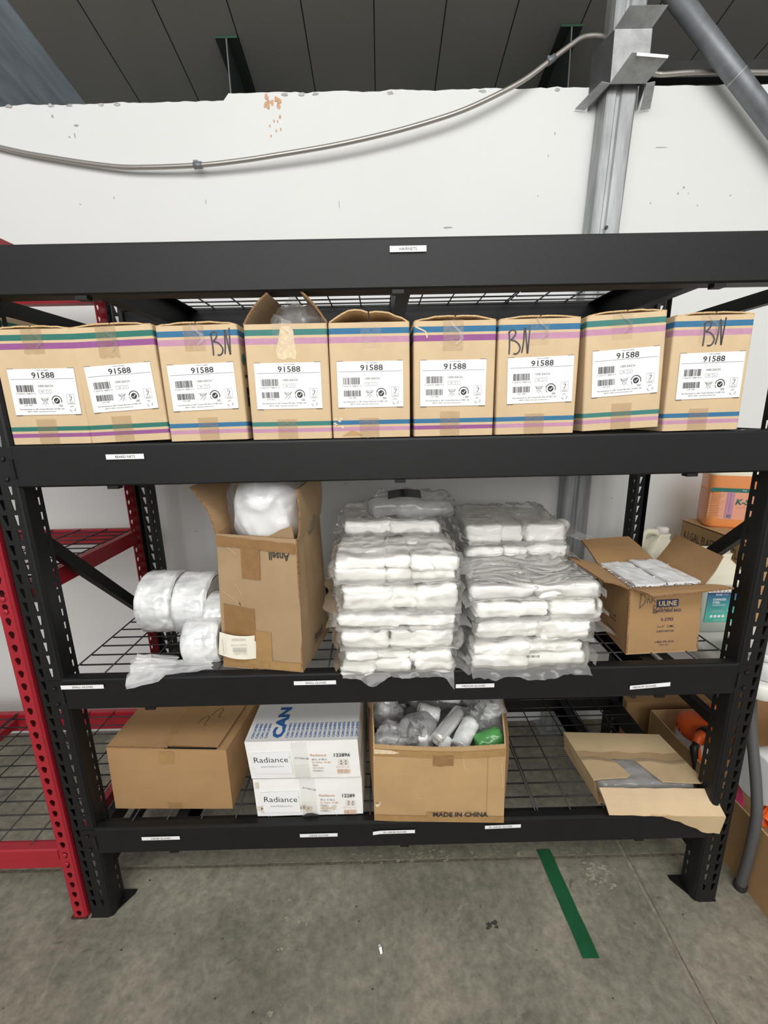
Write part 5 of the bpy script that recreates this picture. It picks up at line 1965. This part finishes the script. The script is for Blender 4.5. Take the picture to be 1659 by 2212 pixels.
# ---- flat open box with a plastic sheet
t = thing('flat_box', 'shallow brown box with torn lid and a bent front flap, right on the lowest shelf', 'box', (.75, .05, Z4))
o = Vector((.75, .05, Z4))
B = [Vector(p) - o for p in [(.598, .045, Z4 + .002), (.930, .040, Z4 + .002), (.905, .250, Z4 + .002), (.584, .262, Z4 + .002)]]
Tp = [Vector(p) - o for p in [(.585, .058, .407), (.926, .046, .397), (.904, .246, .402), (.577, .262, .407)]]
mb = MB()
for k in (1, 2, 3):
    a, b = k, (k + 1) % 4
    d = Vector(B[b]) - Vector(B[a]); nrm = Vector((d.y, -d.x, 0)).normalized()
    mb.slab(wall_grid(B[a], B[b], Tp[b], Tp[a], 6, 3, .002, nrm, .001, k), .004, 'card4', 'flute', 'card_in')
mb.slab([[B[0], B[1]], [B[3], B[2]]], .004, 'card_in')
mb.build('body', t)
S = face([Tp[0], Tp[1], Tp[2], Tp[3]], 0.001)
SW, SH = S.w, S.h
for nm, pl in (('lid', [(0, SH * .46), (SW, SH * .44), (SW, SH), (0, SH)]),
               ('lid_flap', [(.0, .004), (.030, .010), (.108, .018), (.122, .026), (.116, .050), (.100, SH * .46), (0, SH * .46)]),
               ('lid_flap', [(.205, .006), (.27, .004), (SW - .002, .004), (SW, SH * .44), (.172, SH * .45), (.185, .060)])):
    mb = MB(); mb.prism(pl, .004, 'card4', S); mb.build(nm, t)
mb = MB(); mb.grid([[S @ Vector((SW * i / 12, SH * (.40 + .17 * j / 4) + .004 * math.sin(i * 1.7), .0052 + .0012 * noise.noise(Vector((i * .8, j, 2))))) for i in range(13)] for j in range(5)], 'tape_clear', True)
mb.build('tape', t)
mb = MB(); mb.grid([[S @ Vector((SW * i / 12, SH * (.36 + .07 * j / 2) + .006 * math.sin(i * 1.1), .0062 + .002 * noise.noise(Vector((i * 1.1, j, 7))))) for i in range(13)] for j in range(3)], 'film', True)
mb.build('tape', t)
# front flap leaning out and drooping over the beam
mb = MB()
P0, P1 = Vector((.592, .040, .406)) - o, Vector((.924, .034, .398)) - o
Q0, Q1 = Vector((.600, -.012, .362)) - o, Vector((.938, -.018, .352)) - o
g = [[P0.lerp(P1, i / 10).lerp(Q0.lerp(Q1, i / 10), j / 6) + Vector((0, 0, .003 * math.sin(PI * j / 6) + .0015 * noise.noise(Vector((i * .8, j * .6, 1))) - .002 * (1 if i in (3, 5) else 0))) for i in range(11)] for j in range(7)]
fl = MB(); fl.slab(g[::-1], .0042, 'card', 'fluted_lt', 'card_in')
fo = fl.build('front_flap', t)
mb = MB()
n = 12
g = []
for i in range(n + 1):
    u = i / n
    a = Q0.lerp(Q1, .36 + .64 * u)
    drop = .002 + .062 * min(1, u * 1.25) ** 1.5 + .002 * math.sin(i * 2.2)
    g.append([a + Vector((-.006 * v * u, .004 * v - .001, -drop * v)) for v in (0, .5, 1)])
mb.slab(g, .004, 'card4', 'fluted_lt'); mb.build('torn_skirt', fo)
t = thing('plastic_sheet', 'folded clear plastic sheeting inside the shallow brown box', 'plastic sheeting', (.755, .145, Z4 + .006))
mb = MB(); mb.rbox((.145, .088, .022), .016, 240, 'film_milk', T(0, 0, .024), lambda p, n: n * (.006 * folds((p.x, p.y * 1.6, p.z), 14, 6)))
mb.build('sheeting', t)
# ================================================================== table and goods at the right
ZT = .742
t = thing('folding_table', 'white plastic folding table with grey tube legs right of the black rack', 'table', (1.6, .40, 0))
o = Vector((1.6, .40, 0))
mb = MB()
ring = []
def rr_ring(z, inset):
    return rrect(1.20 - inset * 2, .74 - inset * 2, .045, z, 5, 0, 0)
mb.loft([rr_ring(ZT - .048, .004), rr_ring(ZT - .044, 0), rr_ring(ZT - .010, 0), rr_ring(ZT - .004, .002), rr_ring(ZT, .008)], 'table', True)
mb.build('table_top', t)
def leg(pts, name='leg'):
    mb = MB(); P = [Vector(p) - o for p in pts]
    out = []
    for i in range(len(P) - 1):
        p0, p1, p2, p3 = P[max(i - 1, 0)], P[i], P[i + 1], P[min(i + 2, len(P) - 1)]
        for j in range(8):
            q = j / 8
            out.append(0.5 * ((2 * p1) + (-p0 + p2) * q + (2 * p0 - 5 * p1 + 4 * p2 - p3) * q * q + (-p0 + 3 * p1 - 3 * p2 + p3) * q ** 3))
    out.append(P[-1])
    mb.tube(out, .0145, 'legpaint', 14)
    l = mb.build(name, t)
    if name == 'leg':
        mb = MB(); e = out[-1]; d = (out[-1] - out[-3]).normalized()
        mb.tube([e - d * .022, e - d * .004, e], [.0175, .0175, .016], 'rubber', 14); mb.build('rubber_foot', l)
    return l
leg([(1.075, .125, ZT - .05), (1.072, .095, .56), (1.072, .045, .40), (1.071, .022, .30), (1.074, .022, .18), (1.078, .028, .09), (1.082, .036, .004)])
leg([(1.075, .60, ZT - .05), (1.075, .63, .56), (1.082, .68, .36), (1.095, .70, .22), (1.10, .70, .10), (1.10, .70, .004)])
leg([(2.10, .125, ZT - .05), (2.10, .04, .40), (2.10, .022, .20), (2.10, .036, .004)])
leg([(2.10, .60, ZT - .05), (2.10, .66, .40), (2.10, .70, .20), (2.10, .70, .004)])
leg([(1.075, .09, .54), (1.075, .35, .55), (1.075, .63, .54)], 'leg_bar')
leg([(1.078, .66, .34), (1.20, .50, .50), (1.36, .36, ZT - .05)], 'leg_strut')

# carton of bottles with orange jugs on it
t = thing('bottle_carton', 'brown carton printed 4-1 gal. plastic bottles standing on the white table', 'carton', (1.33, .50, ZT))
mb = MB(); mb.loft([rrect(.29, .335, .005, z, 3) for z in (0.001, .318)], 'card3', smooth=False)
LX = T(-.1456, .1675, 0) @ RZ(-PI / 2) @ FRONT
mb.text('4-1 GAL. PLASTIC BOTTLES', LX, 'ink', h=.034, w=.290, x=.165, y=.252, bold=.0)
mb.build('body', t)
for s in (-1, 1):
    mb = MB(); mb.slab([[(s * .144 * (1 - a / 4) + s * .001, y, .3205 + .004 * math.sin(a)) for a in (range(5) if s > 0 else range(4, -1, -1))] for y in (-.165, 0, .165)], .003, 'card2', 'flute'); mb.build('flap', t)


def jug(loc, label, w, d, h, mat_b, mat_top, rot=0.0, handle=True, cap='jugcap', liquid=None, zsplit=.62, cat='jug', group=None, mono=False):
    t = thing('jug', label, cat, loc, (0, 0, rot), group)
    mb = MB()
    rings, mats = [], []
    lv = [(0, .93), (.01, .99), (.03, 1), (h * zsplit, 1), (h * .70, .99), (h * .74, .95), (h * .80, .72), (h * .86, .42), (h * .90, .27), (h * .93, .25)]
    for k, (z, f) in enumerate(lv):
        cx = .0 if z < h * .75 else (-.10 * w * (z / h - .75) / .18)
        rings.append(rrect(max(w * f, .05), max(d * f, .05), min(w, d) * .22 * f, z, 5, -cx * 0 + (w * .12 * max(0, z / h - .74) / .19), 0))
        if k: mats.append(mat_b if lv[k][0] <= h * zsplit + .001 else mat_top)
    mb.loft(rings, mats, True)
    mb.build('body', t)
    top = rings[-1]
    c = sum(top, Vector()) / len(top)
    mb = MB(); mb.lathe([(.024, -.004), (.0245, .020), (.022, .024), (.0001, .024)], cap, 24, T(c.x, c.y, h * .93)); mb.build('cap', t)
    if handle:
        mb = MB()
        mb.tube([(c.x - .012, 0, h * .90), (c.x - .03, 0, h * .955), (c.x - .065, 0, h * .965), (-w * .42, 0, h * .93), (-w * .47, 0, h * .84), (-w * .46, 0, h * .74)], [.010, .012, .012, .013, .014, .015], mat_top, 12)
        mb.build('handle', t)
    return t


M['ecos_grad'] = gradmat('teal_blue_label', (86, 190, 170), (42, 86, 134), .06, .15)
jt = jug((1.120, .392, ZT), 'stainless steel cleaner jug with blue-green label, behind the open drawstring-bag carton', .140, .115, .300, 'greyliq', 'jugw', zsplit=.60)
mb = MB()
X = on_front(0, -.0578, 0)
mb.slab([[(-.052, .042, .0008), (.050, .042, .0008)], [(-.052, .148, .0008), (.050, .148, .0008)]][::-1], .0004, 'ecos_grad', X=X)
mb.rect(-.052, .138, .050, .152, 'navy', X @ T(0, 0, .001))
mb.rect(-.052, .152, .050, .166, 'white_lbl', X @ T(0, 0, .001))
for k in range(7): mb.flat([(-.046 + .013 * k, .153), (-.038 + .013 * k, .165), (-.032 + .013 * k, .153)], 'ink3', X @ T(0, 0, .0012))
Y_ = X @ T(0, 0, .0014)
mb.text('ECOS', Y_, 'white_lbl', h=.0062, x=-.014, y=.1415, bold=.02); mb.text('PRO', Y_, 'ink3', h=.0062, x=.010, y=.1415)
mb.text('STAINLESS', Y_, 'white_lbl', h=.0078, w=.044, x=-.032, y=.123, align='l', bold=.02)
mb.text('STEEL', Y_, 'white_lbl', h=.0078, w=.025, x=-.032, y=.112, align='l', bold=.02)
mb.text('CLEANER & POLISH', Y_, 'white_lbl', h=.0042, w=.044, x=-.032, y=.104, align='l', bold=.01)
mb.text('FREE & CLEAR', Y_, 'teal', h=.0042, w=.032, x=-.032, y=.094, align='l')
for k in range(2): mb.rect(-.032, .084 - .004 * k, .010, .0855 - .004 * k, 'ink3', Y_)
for k in range(4): mb.lathe([(.0055, 0), (.005, .0003)], 'white_lbl', 14, Y_ @ T(-.030 + .0135 * k, .064, 0))
mb.lathe([(.0062, 0), (.006, .0003)], 'rust', 14, Y_ @ T(.028, .064, 0))
mb.rect(.024, .082, .034, .086, 'white_lbl', Y_); mb.lathe([(.004, 0), (.0038, .0003)], 'navy', 12, Y_ @ T(.029, .092, 0)); mb.rect(.026, .098, .033, .108, 'white_lbl', Y_)
mb.text('www.ecos.com', Y_, 'white_lbl', h=.003, x=0, y=.048)
mb.build('label', jt)
jug((1.065, .630, ZT), 'cream plastic jug with a moulded handle, behind the raised flap of the drawstring-bag carton', .145, .115, .300, 'jugw', 'jugw', rot=.1)
og = jug((1.290, .575, ZT + .327), 'large jug of orange cleaner with green-banded salmon label on the bottle carton', .175, .145, .300, 'dorange', 'jugw', rot=-.42, zsplit=.66)
og2 = jug((1.395, .425, ZT + .327), 'second jug of orange cleaner at the right, partly hidden behind the rack post', .160, .130, .295, 'dorange', 'jugw', rot=-.45, zsplit=.30)
for jj_, wd, dd in ((og, .175, .145), (og2, .160, .130)):
    mb = MB()
    def wrap(z0, z1, m, off, a0=-.5, a1=.5):
        rings = []
        pts = [(-wd / 2 - off, dd * .25), (-wd / 2 - off, -dd * .28), (-wd / 2 + .008, -dd / 2 + .010 - off), (-wd * .28, -dd / 2 - off), (wd * .28, -dd / 2 - off), (wd / 2 - .008, -dd / 2 + .010 - off), (wd / 2 + off, -dd * .28)]
        mb.grid([[(x, y, z) for x, y in pts] for z in (z0, z1)], m, False)
    if jj_ is og:
        wrap(.035, .140, 'pink_lbl', .0012)
        Ff = on_front(0, -dd / 2 - .0024, 0)
        mb.rect(-.084, .138, .062, .152, 'dteal', Ff @ T(0, 0, .0002))
        for k in range(13): mb.rect(-.084, .046 + .0068 * k, -.036 - .005 * ((k * 7) % 4), .0480 + .0068 * k, 'rust', Ff)
        mb.rect(-.030, .038, -.008, .136, 'mauve', Ff); mb.rect(-.0200, .060, -.0190, .132, 'ink2', Ff @ T(0, 0, .0004))
        mb.text('K-S', Ff @ T(.0, 0, .0006), 'dteal', h=.022, w=.042, x=.018, y=.092, bold=.03, shear=.2)
        mb.text('Scale & Lime', Ff @ T(.0, 0, .0006), 'rust', h=.005, w=.036, x=.018, y=.080)
        mb.text('Kay', Ff @ T(0, 0, .001), 'white_lbl', h=.007, x=.018, y=.1415)
        mb.lathe([(.007, 0), (.0065, .0003)], 'ink2', 14, Ff @ T(-.018, .048, .0006))
    else:
        wrap(.08, .185, 'white_lbl', .0012); wrap(.185, .198, 'dteal', .0015)
        Lf = on_front(0, -dd / 2 - .0024, 0)
        for k in range(12): mb.rect(-.060, .09 + .0075 * k, .034, .092 + .0075 * k, 'ink3', Lf)
    mb.build('label', jj_)

t = thing('plastic_tub', 'white lidded plastic tub on the table corner at the right picture edge', 'tub', (1.098, .120, ZT))
mb = MB(); mb.lathe([(.078, .0005), (.088, .006), (.094, .075)], 'tank', 40); mb.build('body', t)
mb = MB(); mb.lathe([(.098, .068), (.100, .072), (.100, .086), (.096, .090), (.090, .088), (.0001, .088)], 'tank', 40); mb.build('lid', t)

# long low carton with garden sprayers under the table
t = thing('sprayer_carton', 'long low open carton under the table holding sprayer bottles', 'carton', (1.10, .24, 0))
x0, x1, y0, y1, h = 0, .50, -.36, .335, .250
B = [Vector(p) for p in [(x0, y0, .002), (x1, y0, .002), (x1, y1, .002), (x0, y1, .002)]]
Tq = [Vector((p.x, p.y, h if p.y < 0 else h - .008)) for p in B]
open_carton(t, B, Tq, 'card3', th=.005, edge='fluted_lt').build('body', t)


def sprayer(loc, rot, label, full=True):
    t = thing('sprayer_bottle', label, 'sprayer', loc, rot, 'garden sprayer bottles in the low carton')
    mb = MB(); mb.lathe([(.070, 0), (.078, .006), (.080, .02), (.080, .20), (.076, .222), (.062, .240), (.056, .250)], 'tank', 32, sx=1.05, sy=.95); mb.build('tank', t)
    mb = MB(); mb.slab([[(-.035, -.0775, .17), (.035, -.0775, .17)], [(-.035, -.0775, .09), (.035, -.0775, .09)]], .0006, 'yellow')
    for k in range(6): mb.rect(-.030, .098 + .011 * k, .028 - .01 * (k % 3), .102 + .011 * k, 'ink', on_front(0, -.0785, 0))
    mb.build('yellow_label', t)
    mb = MB(); mb.lathe([(.066, .236), (.078, .240), (.080, .262), (.074, .280), (.055, .290), (.0001, .292)], 'orange', 36, power=.85)
    for k in range(24):
        a = 2 * PI * k / 24
        mb.box((-.0015, -.0015, .240), (.0015, .0015, .262), 'orange', T(.0805 * math.cos(a), .0805 * math.sin(a), 0))
    mb.build('lid', t)
    mb = MB(); mb.tube([(.02, .0, .288), (.035, .02, .306), (.05, .035, .318)], [.017, .015, .013], 'orange', 12); mb.lathe([(.0001, -.018), (.012, -.014), (.018, 0), (.012, .014), (.0001, .018)], 'orange', 16, T(.056, .04, .326)); mb.build('pump_handle', t)
    if full:
        mb = MB(); mb.tube([(-.010, -.055, .288), (-.040, -.088, .300)], .020, 'blackpl', 14); mb.build('collar', t)
        mb = MB(); mb.tube([(-.040, -.088, .300), (-.060, -.105, .295), (-.070, -.115, .265), (-.060, -.125, .215), (-.030, -.145, .13), (-.005, -.165, .06)], [.016, .016, .014, .012, .011, .010], 'orange', 12); mb.build('wand', t)
        mb = MB(); mb.tube([(-.070, -.118, .280), (-.082, -.128, .262), (-.078, -.138, .225), (-.070, -.140, .19), (-.062, -.142, .165)], [.012, .014, .011, .012, .010], 'blackpl', 10); mb.build('trigger', t)
    return t


sprayer((1.205, .430, .012), (0, 0, -.2), 'upright white sprayer bottle with orange lid, seen left of the rack post')
sprayer((1.118, .098, .372), (0, PI / 2 + .12, .18), 'white sprayer bottle with yellow label lying tilted, at the right picture edge', False)
t = thing('spray_nozzle', 'orange ribbed hose nozzle on the edge of the low carton, right picture edge', 'nozzle', (1.135, .050, .272))
mb = MB(); X = Vector((-.8, -.5, -.1)).to_track_quat('Z', 'Y').to_matrix().to_4x4()
mb.lathe([(.011, -.035), (.014, -.03), (.016, .0), (.018, .026), (.0185, .032), (.014, .032), (.0135, .0), (.0001, 0)], 'orange', 20, X)
for k in range(12):
    a = 2 * PI * k / 12
    mb.box((-.0016, -.0016, -.028), (.0016, .0016, .024), 'orange', X @ T(.0165 * math.cos(a), .0165 * math.sin(a), 0))
mb.build('nozzle', t)
mb = MB(); mb.tube([X @ Vector((0, 0, -.033)), X @ Vector((.0, .0, -.075)), X @ Vector((0.01, .0, -.12))], .013, 'blackpl', 12); mb.build('hose', t)
t = thing('pink_bottle', 'small pink plastic bottle in the low carton, glimpsed behind the rack post', 'bottle', (1.165, .205, .008))
mb = MB(); mb.lathe([(.030, 0), (.034, .006), (.034, .17), (.024, .205), (.014, .22), (.014, .245), (.0001, .246)], 'pinkpl', 20); mb.build('body', t)

for (x, y, w, d, h, lab) in ((1.28, .735, .46, .15, .215, 'low brown carton on the floor against the white wall under the table'), (1.62, .660, .30, .27, .44, 'tall dark brown carton under the table at the right picture edge')):
    t = thing('floor_carton', lab, 'carton', (x, y, 0))
    mb = MB(); mb.loft([rrect(w, d, .005, z, 3) for z in (.001, h)], 'card3', smooth=False)
    mb.build('body', t)
